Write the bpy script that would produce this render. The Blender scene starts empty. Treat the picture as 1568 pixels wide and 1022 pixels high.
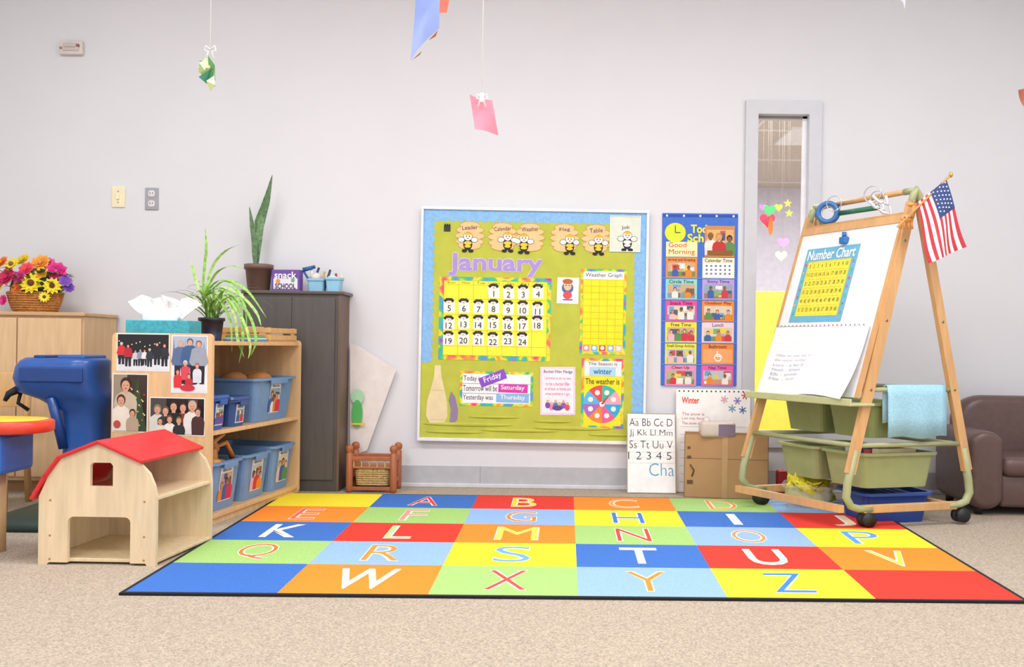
import bpy, bmesh, math, random
from mathutils import Matrix, Vector, noise as mnoise
from mathutils.geometry import tessellate_polygon
random.seed(7)
F=1400.0; VX=840.0; VY=530.0; H=.77; ROLL=.014; D=4.93
def uvp(px,py):
    u=px-VX; v=py-VY
    return u+ROLL*v, v-ROLL*u
def W(px,py,y):
    u,v=uvp(px,py); return Vector((u*y/F,y,H-v*y/F))
def G(px,py,z=0):
    u,v=uvp(px,py); y=(H-z)*F/v; return Vector((u*y/F,y,z))
sc=bpy.context.scene
# ------------------------------------------------------------ materials
def lin(h):
    h=h.lstrip('#'); r=[]
    for i in (0,2,4):
        c=int(h[i:i+2],16)/255
        r.append(c/12.92 if c<=.04045 else ((c+.055)/1.055)**2.4)
    return r
_m={}
def mat(hexc,rough=.6,kind='plain',metal=0,scale=20,amt=.05,bump=0,name=None):
    key=(hexc,rough,kind,metal,scale,amt,bump)
    if key in _m: return _m[key]
    m=bpy.data.materials.new((name or kind)+'_'+hexc.lstrip('#')); m.use_nodes=True
    nt=m.node_tree; N=nt.nodes; L=nt.links
    b=N['Principled BSDF']; b.inputs['Roughness'].default_value=rough; b.inputs['Metallic'].default_value=metal
    c=lin(hexc)
    tc=N.new('ShaderNodeTexCoord'); mp=N.new('ShaderNodeMapping'); L.new(tc.outputs['Object'],mp.inputs[0])
    nz=N.new('ShaderNodeTexNoise'); L.new(mp.outputs[0],nz.inputs['Vector'])
    cr=N.new('ShaderNodeValToRGB'); L.new(nz.outputs['Fac'],cr.inputs[0])
    e=cr.color_ramp.elements
    def setc(a,bb):
        e[0].color=[min(1,x*a) for x in c]+[1]; e[1].color=[min(1,x*bb) for x in c]+[1]
    e[0].position=.3; e[1].position=.7
    nz.inputs['Scale'].default_value=scale; nz.inputs['Detail'].default_value=3
    setc(1-amt,1+amt)
    if kind=='wood':
        mp.inputs['Scale'].default_value=(14,14,1.6); nz.inputs['Scale'].default_value=3; nz.inputs['Detail'].default_value=6; setc(.88,1.07)
    if kind=='woodx':
        mp.inputs['Scale'].default_value=(1.6,14,14); nz.inputs['Scale'].default_value=3; nz.inputs['Detail'].default_value=6; setc(.88,1.07)
    if kind=='carpet':
        nz.inputs['Scale'].default_value=170; nz.inputs['Detail'].default_value=4; nz.inputs['Roughness'].default_value=.75
        setc(.58,1.3); e[0].position=.35; e[1].position=.65; bump=.3
    if kind=='rug':
        nz.inputs['Scale'].default_value=160; setc(.9,1.1); bump=.2
    if kind=='wicker':
        nz.inputs['Scale'].default_value=90; setc(.6,1.3); bump=.8
    if kind=='rainbow':
        nz.inputs['Scale'].default_value=14; nz.inputs['Detail'].default_value=1
        cols=['#e83a8c','#f79a2c','#f4e23a','#46c463','#2fa3dd','#b13fb5']
        el=cr.color_ramp.elements
        while len(el)<6: el.new(.5)
        for i,h in enumerate(cols):
            el[i].position=.3+.4*i/5; el[i].color=lin(h)+[1]
    if kind=='leaf':
        nz.inputs['Scale'].default_value=60; setc(.6,1.35)
    L.new(cr.outputs[0],b.inputs['Base Color'])
    if bump:
        bp=N.new('ShaderNodeBump'); bp.inputs['Strength'].default_value=bump; bp.inputs['Distance'].default_value=.004
        L.new(nz.outputs['Fac'],bp.inputs['Height']); L.new(bp.outputs[0],b.inputs['Normal'])
    if kind=='clear':
        out=N['Material Output']; tr=N.new('ShaderNodeBsdfTransparent'); mx=N.new('ShaderNodeMixShader'); mx.inputs[0].default_value=.22
        L.new(tr.outputs[0],mx.inputs[1]); L.new(b.outputs[0],mx.inputs[2]); L.new(mx.outputs[0],out.inputs[0])
    _m[key]=m
    return m
def P(h,r=.7): return mat(h,r)
WHITE=P('#f2f2f4'); BLACK=P('#1c1c20'); DK=P('#33333a')
# ------------------------------------------------------------ text
_tc={}
def tmesh(st,bold=0):
    k=(st,bold)
    if k in _tc: return _tc[k]
    cu=bpy.data.curves.new('t','FONT'); cu.body=st; cu.offset=bold; cu.resolution_u=3; cu.align_x='LEFT'
    ob=bpy.data.objects.new('t',cu); sc.collection.objects.link(ob)
    bpy.context.view_layer.update()
    ev=ob.evaluated_get(bpy.context.evaluated_depsgraph_get()); me=ev.to_mesh()
    vs=[(v.co.x,v.co.y) for v in me.vertices]; fs=[tuple(p.vertices) for p in me.polygons]
    ev.to_mesh_clear(); bpy.data.objects.remove(ob); bpy.data.curves.remove(cu)
    x0=min(v[0] for v in vs);x1=max(v[0] for v in vs);y0=min(v[1] for v in vs);y1=max(v[1] for v in vs)
    w=max(x1-x0,1e-4);h=max(y1-y0,1e-4)
    r=([((a-x0)/w-.5,(b-y0)/h-.5) for a,b in vs],fs,w/h)
    _tc[k]=r; return r
# ------------------------------------------------------------ mesh builder
def rr(w,d,r,n=4):
    r=min(r,w/2-1e-4,d/2-1e-4); pts=[]
    for cx,cy,a0 in ((w/2-r,d/2-r,0),(-w/2+r,d/2-r,90),(-w/2+r,-d/2+r,180),(w/2-r,-d/2+r,270)):
        for i in range(n+1):
            a=math.radians(a0+90*i/n); pts.append((cx+r*math.cos(a),cy+r*math.sin(a)))
    return pts
class O:
    def __init__(s,name,M=None):
        s.name=name;s.v=[];s.f=[];s.mi=[];s.sm=[];s.mats=[];s.M=M if M is not None else Matrix()
    def add(s,vs,fs,m,sm=False,M=None,fn=None):
        T=s.M@M if M is not None else s.M
        b=len(s.v)
        for p in vs: s.v.append(fn(p) if fn else T@Vector(p))
        if m not in s.mats: s.mats.append(m)
        i=s.mats.index(m)
        for f in fs: s.f.append(tuple(b+k for k in f)); s.mi.append(i); s.sm.append(sm)
    def bmadd(s,bm,m,sm,M):
        bm.verts.index_update()
        s.add([v.co.copy() for v in bm.verts],[tuple(v.index for v in f.verts) for f in bm.faces],m,sm,M); bm.free()
    def box(s,x0,x1,y0,y1,z0,z1,m,M=None,bev=0,seg=2):
        vs=[(x,y,z) for z in (z0,z1) for y in (y0,y1) for x in (x0,x1)]
        fs=[(0,2,3,1),(4,5,7,6),(0,1,5,4),(2,6,7,3),(0,4,6,2),(1,3,7,5)]
        if not bev: s.add(vs,fs,m,False,M); return
        bm=bmesh.new(); bv=[bm.verts.new(v) for v in vs]
        for f in fs: bm.faces.new([bv[i] for i in f])
        bmesh.ops.bevel(bm,geom=bm.edges[:],offset=bev,segments=seg,affect='EDGES',profile=.5)
        s.bmadd(bm,m,seg>2,M)
    def slab(s,pts,th,m,M=None,bev=0,seg=3,sm=None):
        bm=bmesh.new(); n=len(pts)
        a=[bm.verts.new((p[0],p[1],0)) for p in pts]; b=[bm.verts.new((p[0],p[1],th)) for p in pts]
        bm.faces.new(a); bm.faces.new(b)
        for i in range(n): bm.faces.new((a[i],a[(i+1)%n],b[(i+1)%n],b[i]))
        bmesh.ops.recalc_face_normals(bm,faces=bm.faces[:])
        if bev:
            es=[e for e in bm.edges if e.calc_face_angle(0)>.6]
            bmesh.ops.bevel(bm,geom=es,offset=bev,segments=seg,affect='EDGES',profile=.5)
        s.bmadd(bm,m,bool(bev) if sm is None else sm,M)
    def plate(s,outer,holes,th,m,M=None):
        loops=[outer]+holes; vv=[[Vector((p[0],p[1],0)) for p in l] for l in loops]
        tris=tessellate_polygon(vv); flat=[p for l in vv for p in l]; n=len(flat)
        vs=[tuple(p) for p in flat]+[(p.x,p.y,th) for p in flat]
        fs=[tuple(t) for t in tris]+[tuple(n+k for k in reversed(t)) for t in tris]
        o=0
        for l in loops:
            k=len(l)
            for i in range(k): a=o+i;b=o+(i+1)%k; fs.append((a,b,b+n,a+n))
            o+=k
        s.add(vs,fs,m,False,M)
    def cyl(s,p0,p1,r0,r1,m,n=16,M=None,sm=True):
        s.tube([p0,p1],[r0,r1],m,n,M=M,sm=sm)
    def tube(s,pts,r,m,n=10,closed=False,M=None,sm=True):
        pts=[Vector(p) for p in pts]; k=len(pts)
        if not isinstance(r,(list,tuple)): r=[r]*k
        tg=[]
        for i in range(k):
            if closed: t=pts[(i+1)%k]-pts[i-1]
            else: t=pts[min(i+1,k-1)]-pts[max(i-1,0)]
            tg.append(t.normalized() if t.length>1e-9 else Vector((0,0,1)))
        up=Vector((0,0,1)) if abs(tg[0].z)<.9 else Vector((1,0,0))
        a=tg[0].cross(up).normalized(); vs=[];fs=[]
        for i in range(k):
            if i: a=(a-tg[i]*a.dot(tg[i])).normalized()
            b=tg[i].cross(a)
            for j in range(n):
                an=2*math.pi*(j+.5)/n
                vs.append(pts[i]+(a*math.cos(an)+b*math.sin(an))*r[i])
        rng=k if closed else k-1
        for i in range(rng):
            for j in range(n):
                i2=(i+1)%k
                fs.append((i*n+j,i*n+(j+1)%n,i2*n+(j+1)%n,i2*n+j))
        if not closed:
            fs.append(tuple(range(n))); fs.append(tuple((k-1)*n+j for j in range(n)))
        s.add(vs,fs,m,sm,M)
    def loft(s,rings,m,c0=True,c1=True,sm=True,M=None):
        n=len(rings[0]); vs=[p for r in rings for p in r]; fs=[]
        for i in range(len(rings)-1):
            for j in range(n): fs.append((i*n+j,i*n+(j+1)%n,(i+1)*n+(j+1)%n,(i+1)*n+j))
        if c0: fs.append(tuple(range(n)))
        if c1: fs.append(tuple((len(rings)-1)*n+j for j in range(n)))
        s.add(vs,fs,m,sm,M)
    def lathe(s,prof,c,m,n=24,M=None):
        s.loft([[(c[0]+r*math.cos(2*math.pi*j/n),c[1]+r*math.sin(2*math.pi*j/n),c[2]+z) for j in range(n)] for r,z in prof],m,M=M)
    def sph(s,c,r,m,n=14,M=None,amp=0,seed=0):
        if not isinstance(r,(list,tuple)): r=(r,r,r)
        k=n//2+1; vs=[];fs=[]
        for i in range(k+1):
            th=math.pi*i/k
            for j in range(n):
                ph=2*math.pi*j/n
                d=Vector((math.sin(th)*math.cos(ph),math.sin(th)*math.sin(ph),math.cos(th)))
                q=1+amp*mnoise.noise(d*2.3+Vector((seed,seed*1.7,0))) if amp else 1
                vs.append((c[0]+d.x*r[0]*q,c[1]+d.y*r[1]*q,c[2]+d.z*r[2]*q))
        for i in range(k):
            for j in range(n): fs.append((i*n+j,i*n+(j+1)%n,(i+1)*n+(j+1)%n,(i+1)*n+j))
        s.add(vs,fs,m,True,M)
    def tub(s,cx,cy,z0,w,d,h,m,tp=.86,rim=.012,M=None,cr=.025):
        def R(w,d,z,r): return [(cx+p[0],cy+p[1],z) for p in rr(w,d,r)]
        t=.005; W2=w-2*rim; D2=d-2*rim
        s.loft([R(W2*tp,D2*tp,z0,cr),R(W2,D2,z0+h-.012,cr),R(w,d,z0+h-.012,cr+rim),R(w,d,z0+h,cr+rim),
                R(W2-t,D2-t,z0+h,cr),R(W2*tp-t,D2*tp-t,z0+.006,cr)],m,sm=False,M=M)
    def leaf(s,pts,ws,m,side=None,fold=.25):
        pts=[Vector(p) for p in pts]; k=len(pts); vs=[];fs=[]
        for i,p in enumerate(pts):
            t=(pts[min(i+1,k-1)]-pts[max(i-1,0)]).normalized()
            sd=Vector(side) if side else t.cross(Vector((0,0,1)))
            if sd.length<.05: sd=Vector((1,0,0))
            sd=(sd-t*sd.dot(t)).normalized(); nr=t.cross(sd)
            w=ws[i]/2
            vs+=[p-sd*w,p+nr*w*fold,p+sd*w]
        for i in range(k-1):
            a=i*3; fs+=[(a,a+1,a+4,a+3),(a+1,a+2,a+5,a+4)]
        s.add(vs,fs,m,True)
    def done(s,recalc=True):
        xs=[v[0] for v in s.v];ys=[v[1] for v in s.v];zs=[v[2] for v in s.v]
        org=Vector(((min(xs)+max(xs))/2,(min(ys)+max(ys))/2,min(zs)))
        me=bpy.data.meshes.new(s.name); me.from_pydata([tuple(Vector(v)-org) for v in s.v],[],s.f)
        for m in s.mats: me.materials.append(m)
        me.polygons.foreach_set('material_index',s.mi); me.polygons.foreach_set('use_smooth',s.sm)
        me.update()
        if recalc:
            bm=bmesh.new(); bm.from_mesh(me); bmesh.ops.recalc_face_normals(bm,faces=bm.faces[:]); bm.to_mesh(me); bm.free()
        ob=bpy.data.objects.new(s.name,me); sc.collection.objects.link(ob); ob.location=org
        return ob
def cols(x,y,z,t):
    M=Matrix.Identity(4)
    for i,c in enumerate((x,y,z,t)):
        for j in range(3): M[j][i]=c[j]
    return M
def wallM(p,ang=0): return cols((1,0,0),(0,0,1),(0,-1,0),p)@Matrix.Rotation(-ang,4,'Z')
class Flat:
    def __init__(s,o,M,cx,cy,kx,ky=None,ls=.0012): s.o=o;s.M=M;s.cx=cx;s.cy=cy;s.kx=kx;s.ky=ky or kx;s.ls=ls;s.n=0
    def p(s,x,y,l): return ((x-s.cx)*s.kx,-(y-s.cy)*s.ky,l*s.ls)
    def poly(s,pts,m,l=1):
        s.n+=1; l=l+(s.n%40)*.006
        s.o.add([s.p(x,y,l) for x,y in pts],[tuple(range(len(pts)))],m,False,s.M)
    def rect(s,x0,y0,x1,y1,m,l=1,a=0):
        cx=(x0+x1)/2;cy=(y0+y1)/2;c=math.cos(math.radians(a));q=math.sin(math.radians(a))
        s.poly([(cx+(x-cx)*c-(y-cy)*q,cy+(x-cx)*q+(y-cy)*c) for x,y in ((x0,y0),(x1,y0),(x1,y1),(x0,y1))],m,l)
    def disc(s,cx,cy,rx,m,l=1,ry=None,n=14,a0=0,a1=360):
        ry=ry or rx
        if a1-a0<360:
            pts=[(cx,cy)]+[(cx+rx*math.cos(math.radians(a0+(a1-a0)*i/n)),cy+ry*math.sin(math.radians(a0+(a1-a0)*i/n))) for i in range(n+1)]
        else: pts=[(cx+rx*math.cos(2*math.pi*i/n),cy+ry*math.sin(2*math.pi*i/n)) for i in range(n)]
        s.poly(pts,m,l)
    def text(s,st,cx,cy,m,l=2,w=None,h=None,a=0,bold=0):
        vs,fs,asp=tmesh(st,bold); l+=.26
        if w is None: w=h*asp
        if h is None: h=w/asp
        c=math.cos(math.radians(a));q=math.sin(math.radians(a)); out=[]
        for x,y in vs:
            X=x*w;Y=-y*h; out.append(s.p(cx+X*c-Y*q,cy+X*q+Y*c,l))
        s.o.add(out,fs,m,False,s.M)
    def fat(s,st,cx,cy,m,l=2,w=None,h=None,d=.5):
        for i,(a,b) in enumerate(((-d,0),(d,0),(0,-d),(0,d),(0,0),(-d*.7,-d*.7),(d*.7,d*.7),(-d*.7,d*.7),(d*.7,-d*.7))): s.text(st,cx+a,cy+b,m,l+i*.03,w,h)
    def frame(s,x0,y0,x1,y1,t,m,l=1):
        s.rect(x0,y0,x1,y0+t,m,l);s.rect(x0,y1-t,x1,y1,m,l);s.rect(x0,y0+t,x0+t,y1-t,m,l);s.rect(x1-t,y0+t,x1,y1-t,m,l)
    def person(s,x,yt,h,shirt,hair,l=3,skin='#d9a184',cut=None,full=False):
        if full:
            w=h*.2; s.poly([(x-w*.7,yt+h),(x-w*.75,yt+h*.5),(x+w*.75,yt+h*.5),(x+w*.7,yt+h),(x+w*.15,yt+h),(x,yt+h*.6),(x-w*.15,yt+h)],P('#20222c'),l)
            s.poly([(x-w*.8,yt+h*.58),(x-w*1.15,yt+h*.5),(x-w*.85,yt+h*.2),(x-w*.35,yt+h*.15),(x+w*.35,yt+h*.15),(x+w*.85,yt+h*.2),(x+w*1.15,yt+h*.5),(x+w*.8,yt+h*.58)],P(shirt),l+.3)
            s.disc(x,yt+h*.065,h*.075,P(hair),l+.6,h*.075,10); s.disc(x,yt+h*.09,h*.055,P(skin),l+.9,h*.065,10); return
        w=h*.4; yb=yt+h if cut is None else min(yt+h,cut)
        s.poly([(x-w*.55,yb),(x-w*.6,yt+h*.5),(x-w*.5,yt+h*.36),(x-w*.2,yt+h*.28),(x+w*.2,yt+h*.28),(x+w*.5,yt+h*.36),(x+w*.6,yt+h*.5),(x+w*.55,yb)],P(shirt),l)
        s.rect(x-w*.12,yt+h*.2,x+w*.12,yt+h*.31,P(skin),l+.3)
        s.disc(x,yt+h*.13,h*.115,P(hair),l+.6,h*.135,14)
        s.disc(x,yt+h*.165,h*.085,P(skin),l+.9,h*.105,14)
        if h>35:
            for dx in(-.035,.035): s.disc(x+dx*h,yt+h*.155,h*.011,P('#2a1a16'),l+1.2,h*.011,6)
            s.disc(x,yt+h*.215,h*.03,P('#a8504a'),l+1.2,h*.01,8)
    def rphoto(s,x0,y0,x1,y1,l,seed,bg=None):
        r=random.Random(seed)
        s.rect(x0,y0,x1,y1,P(bg or r.choice(['#b9c3c9','#c9a98a','#8fa7b5','#d6c9b6','#a8b58e'])),l)
        s.rect(x0,y0+(y1-y0)*.65,x1,y1,P(r.choice(['#9a7a5a','#7f93b0','#6f8f5a','#c98f6a'])),l+.3)
        n=r.choice([2,3,3,4]); H_=(y1-y0); W_=x1-x0
        for i in range(7):
            a=r.uniform(.06,.16)*W_; b=r.uniform(.08,.22)*H_; cx=r.uniform(x0+a,x1-a); cy=r.uniform(y0+b,y1-b)
            s.rect(cx-a,cy-b,cx+a,cy+b,P(r.choice(['#c94f4f','#e6c85a','#6fa0c8','#efe8dc','#7a5a40','#86a86a','#b89ac8','#50607a'])),l+.32)
        for i in range(n):
            x=x0+W_*((i+.5)/n+r.uniform(-.03,.03))
            s.person(x,y0+H_*r.uniform(.08,.3),H_*1.0,r.choice(['#c8364a','#e9e3da','#3b5fa8','#e08a2e','#5a8f4e','#7a4f90','#e4b6c2']),r.choice(['#2c1d17','#5a3a22','#8a6238','#1a1a1a']),l+.6,r.choice(['#e3b091','#c98f6c','#8a5a40']),cut=y1)
# ------------------------------------------------------------ camera
cam=bpy.data.cameras.new('camera'); co=bpy.data.objects.new('camera',cam); sc.collection.objects.link(co)
co.matrix_world=Matrix.Translation((0,0,H))@Matrix.Rotation(math.pi/2,4,'X')@Matrix.Rotation(ROLL,4,'Z')
cam.sensor_width=36; cam.lens=36*F/1568; cam.shift_x=-(VX-784)/1568; cam.shift_y=(VY-511.2)/1568
cam.clip_start=.05; sc.camera=co
# ------------------------------------------------------------ room
XL,XR,ZC=-3.3,3.3,3.0
wallm=mat('#dcdce1',.85,scale=3,amt=.012,name='wall')
WL,WR=1138,1254
wx0=W(WL+10,400,D).x; wx1=W(WR-10,400,D).x; wz1=W(1195,166,D).z; wz0=.28
o=O('wall_back')
o.plate([(XL,0),(XR,0),(XR,ZC),(XL,ZC)],[[(wx0,wz0),(wx1,wz0),(wx1,wz1),(wx0,wz1)]],.12,wallm,M=cols((1,0,0),(0,0,1),(0,-1,0),(0,D+.12,0))); o.done()
o=O('wall_left'); o.box(XL-.1,XL,-1.5,D+.12,0,ZC,wallm); o.done()
o=O('wall_right'); o.box(XR,XR+.1,-1.5,D+.12,0,ZC,wallm); o.done()
carpet=mat('#b1a392',.95,'carpet',name='carpet')
o=O('floor'); o.box(XL-.1,XR+3,-1.5,11,-.05,0,carpet); o.done()
o=O('ceiling'); o.box(XL-.1,XR+.1,-1.5,D+.12,ZC,ZC+.05,mat('#e9e8e6',.9)); o.done()
o=O('baseboard_back')
bbm=mat('#b7b8be',.5); bbl=mat('#d2d1d6',.6)
o.box(XL,XR,D-.008,D,.022,.115,bbm); o.box(XL,XR,D-.018,D,0,.022,bbl,bev=.004)
jx=W(735,730,D).x; o.box(jx,jx+.003,D-.009,D,.02,.115,mat('#98989e')); o.done()
# annex beyond window
o=O('wall_annex'); lav=mat('#dddbe8',.9)
o.box(.2,5.2,10.5,10.6,0,2.62,lav); o.box(.1,.2,D+.12,10.6,0,2.62,lav); o.box(5.2,5.3,D+.12,10.6,0,2.62,lav); o.done()
o=O('ceiling_annex'); ct=mat('#d6ccc0',.9,scale=60,amt=.1); cg=mat('#ece8e2')
o.box(.1,5.3,D+.12,10.6,2.62,2.66,ct)
for i in range(6): o.box(.1,5.3,5.3+i*1.2,5.325+i*1.2,2.61,2.62,cg)
for i in range(5): o.box(.5+i*1.2,.525+i*1.2,D+.12,10.6,2.61,2.62,cg)
o.done()
o=O('yellow_partition'); a=W(1150,446,7.2)
yl=mat('#f1e354',.6); o.box(1.2,1.97,7.2,7.24,0,a.z,yl,bev=.006); o.box(1.97,2.5,7.2,7.24,0,a.z-.28,mat('#f2ec92'),bev=.006); o.box(1.2,2.5,7.16,7.28,0,.04,mat('#b9b9b9')); o.done()
o=O('hanging_shapes_garland')
def heart(r): 
    return [(r*.062*16*math.sin(t)**3, r*.062*(13*math.cos(t)-5*math.cos(2*t)-2*math.cos(3*t)-math.cos(4*t))) for t in [2*math.pi*i/24 for i in range(24)]]
def star(r): return [((r if i%2==0 else r*.45)*math.sin(math.pi*i/5),(r if i%2==0 else r*.45)*math.cos(math.pi*i/5)) for i in range(10)]
for i,(px,py,c,k,r) in enumerate(((1178,322,'#3fae5a','h',.033),(1180,347,'#e8682c','e',.035),(1175,337,'#e8304a','h',.042),(1199,372,'#e890d0','h',.033),(1192,318,'#9fd93a','h',.022),(1206,312,'#f09a3a','s',.03),(1208,327,'#a9d33e','s',.03),(1168,318,'#c060b8','h',.02),(1196,392,'#b9dcb4','h',.033))):
    p=W(px,py,6.2+i*.03); pts=heart(r*1.3) if k=='h' else star(r) if k=='s' else [(r*.5*math.cos(2*math.pi*i/14),r*1.7*math.sin(2*math.pi*i/14)) for i in range(14)]
    o.slab(pts,.004,P(c),M=wallM(p)); o.tube([p+Vector((0,0,.02)),(p.x,p.y,2.62)],.0005,P('#8f8a84'),5)
o.done()
# window
o=O('window_1'); fm=mat('#c9cad1',.45,amt=.02)
fo=[(W(WL,400,D).x,0.24),(W(WR,400,D).x,0.24),(W(WR,400,D).x,W(1195,155,D).z),(W(WL,400,D).x,W(1195,155,D).z)]
fi=[(W(WL+19,400,D).x,.32),(W(WR-19,400,D).x,.32),(W(WR-19,400,D).x,W(1195,176,D).z),(W(WL+19,400,D).x,W(1195,176,D).z)]
o.plate(fo,[fi],.022,fm,M=cols((1,0,0),(0,0,1),(0,-1,0),(0,D,0)))
x0,x1=fi[0][0],fi[1][0]; z1=fi[2][1]
for a,b,c,d in ((x0-.03,x0,.32,z1),(x1,x1+.03,.32,z1)): o.box(a,b,D,D+.13,c,d,fm)
o.box(x0-.03,x1+.03,D,D+.13,z1,z1+.03,fm); o.box(x0-.03,x1+.03,D,D+.13,.29,.32,fm)
o.box(x1-.022,x1,D+.03,D+.05,.32,z1,mat('#f4f4f8',.3)); o.box(x0,x1,D+.03,D+.05,z1-.012,z1,mat('#8d8d90',.4))
o.done()
# ------------------------------------------------------------ wall plates
o=O('light_switch_plate'); p=W(182,302,D); o.M=wallM(p)
iv=mat('#efe6c2',.4); o.box(-.036,.036,-.057,.057,0,.007,iv,bev=.003); o.box(-.006,.006,-.014,.012,.005,.018,mat('#f7efd2'),bev=.002)
for z in (-.03,.03): o.cyl((0,z,.006),(0,z,.009),.004,.004,mat('#b5a67a'),8)
o.done()
o=O('electrical_outlet'); o.M=wallM(W(233,305,D)); gy=mat('#a2a1aa',.4)
o.box(-.036,.036,-.06,.06,0,.007,gy,bev=.003)
for z in (-.027,.027):
    o.slab([(x,y+z) for x,y in rr(.036,.036,.012)],.011,mat('#dcdadd'),bev=.002,seg=2)
    for x in (-.007,.007): o.box(x-.0015,x+.0015,z-.002,z+.008,.0112,.0118,DK)
o.done()
o=O('thermostat'); o.M=wallM(W(112,75,D)); o.box(-.062,.062,-.037,.037,0,.03,mat('#d9d0cb',.5),bev=.007)
o.box(-.04,.045,-.02,.022,.03,.036,mat('#c9bdb8'),bev=.003); o.box(-.03,.03,-.002,.0,.036,.037,mat('#8e807a')); o.box(.035,.05,.002,.014,.03,.039,mat('#8a5a50'))
o.cyl((-.05,-.005,.03),(-.05,-.005,.036),.006,.006,mat('#98908c'),10); o.done()
# ------------------------------------------------------------ rug
RNL=G(192,911);RNR=G(1567,924);RFL=G(440,758);RFR=G(1316,770)
def rug(u,v,z): 
    p=(RNL*(1-u)+RNR*u)*(1-v)+(RFL*(1-u)+RFR*u)*v; return Vector((p.x,p.y,z))
RC={'y':'#fbe02a','b':'#356cc0','r':'#dd3324','o':'#fa8a24','g':'#a0c974','l':'#8fb3e4'}
RM={k:mat(v,.95,'rug') for k,v in RC.items()}
rows=['ybrogl','oglybr','brogly','glybro','boglyr']
lets=[' ABCD ','EFGHIJ','KLMNOP','QRSTUV',' WXYZ ']
lc={'A':'#e23a2e','B':'#f5d32a','C':'#f4a65a','D':'#f3923a','E':'#ef6a4a','F':'#e99a8a','G':'#f08a3a','H':'#3a7ad0','I':'#f2f0ea','J':'#f3d6b0','K':'#f6ecd0','L':'#b7d98a','M':'#f6e25a','N':'#e4452f','O':'#f0915a','P':'#5aa0e0','Q':'#ee7a2a','R':'#f0913a','S':'#6aa7dc','T':'#f6efc8','U':'#bcd6f2','V':'#f6e04a','W':'#f4ead8','X':'#e8503a','Y':'#f08c2a','Z':'#3d7fd2'}
o=O('alphabet_rug')
blk=mat('#15161d',.9)
e=.005
def quadslab(u0,u1,v0,v1,z0,z1,m):
    vs=[rug(u,v,z) for z in (z0,z1) for v in (v0,v1) for u in (u0,u1)]
    o.add(vs,[(0,2,3,1),(4,5,7,6),(0,1,5,4),(2,6,7,3),(0,4,6,2),(1,3,7,5)],m)
quadslab(-e,1+e,-e*1.5,1+e*1.5,.0005,.008,blk)
for r in range(5):
    for c in range(6):
        v1=1-r/5; v0=v1-.2
        o.add([rug(c/6,v0,.0085),rug((c+1)/6,v0,.0085),rug((c+1)/6,v1,.0085),rug(c/6,v1,.0085)],[(0,1,2,3)],RM[rows[r][c]])
        L_=lets[r][c]
        if L_!=' ':
            uc=(c+.5)/6; vc=(v0+v1)/2
            wd={'I':.014,'J':.036,'W':.072,'M':.062,'E':.038,'F':.038,'L':.038,'B':.042}.get(L_,.05)
            b_=0 if L_=='M' else .012
            for bold,z,mm,g in ((b_,.0088,WHITE,1.0),(-b_,.0091,mat(lc[L_],.9,'rug'),.95)):
                vs,fs,a=tmesh(L_,bold)
                o.add([rug(uc+x*wd*g,vc+y*.138*g,z) for x,y in vs],fs,mm)
o.done()
# ------------------------------------------------------------ bulletin board
o=O('bulletin_board'); YB=4.905; c0=W(816,499,YB)
k=YB/F; fl=Flat(o,wallM(c0,.005),817,498.5,k)
o.box(-173*k,173*k,-177*k,177*k,-.0245,0,mat('#e6e6ea',.4),M=wallM(c0,.005),bev=.003)
gr=mat('#bbc04a',.9,scale=12,amt=.07); bl=mat('#86b9e8',.7,scale=70,amt=.1); fr=mat('#e9e9ee',.35)
x0,y0,x1,y1=647,323,988,674
fl.rect(x0,y0,x1,y1,gr,.5)
for i,(cx,cy,rx,ry) in enumerate(((720,652,70,3),(800,660,60,2.5),(760,640,40,2),(880,655,60,3),(700,664,45,2),(940,664,36,2),(850,645,30,2))):
    o.sph(((cx-817)*k,-(cy-498.5)*k,.001),(rx*k,ry*k,.006),gr,16,M=fl.M)
fl.rect(x0,y0,x1,y0+14,bl,1.0); fl.rect(x0,y0+14,x0+13,y0+235,bl,1.0); fl.rect(x1-14,y0+14,x1,y0+320,bl,1.0)
x=x0+20
while x<x1-16: fl.disc(x,y0+14,6,bl,1.05,5); x+=12.1
y=y0+22
while y<y0+232: fl.disc(x0+13,y,4.5,bl,1.05,6); y+=12.1
y=y0+22
while y<y0+318: fl.disc(x1-14,y,4.5,bl,1.05,6); y+=12.1
def bx(a,b,c,d,m,h=.012): 
    o.box((a-817)*k,(c-817)*k,-(d-498.5)*k,-(b-498.5)*k,0,h,m,M=fl.M,bev=.002)
bx(643,319,992,323.5,fr);bx(643,673,992,678,fr);bx(643,323.5,647,673,fr);bx(988,323.5,992,673,fr)
hive=mat('#efc58d',.8); hiv2=mat('#c98b4b'); bw=mat('#f4f1ea')
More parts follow.
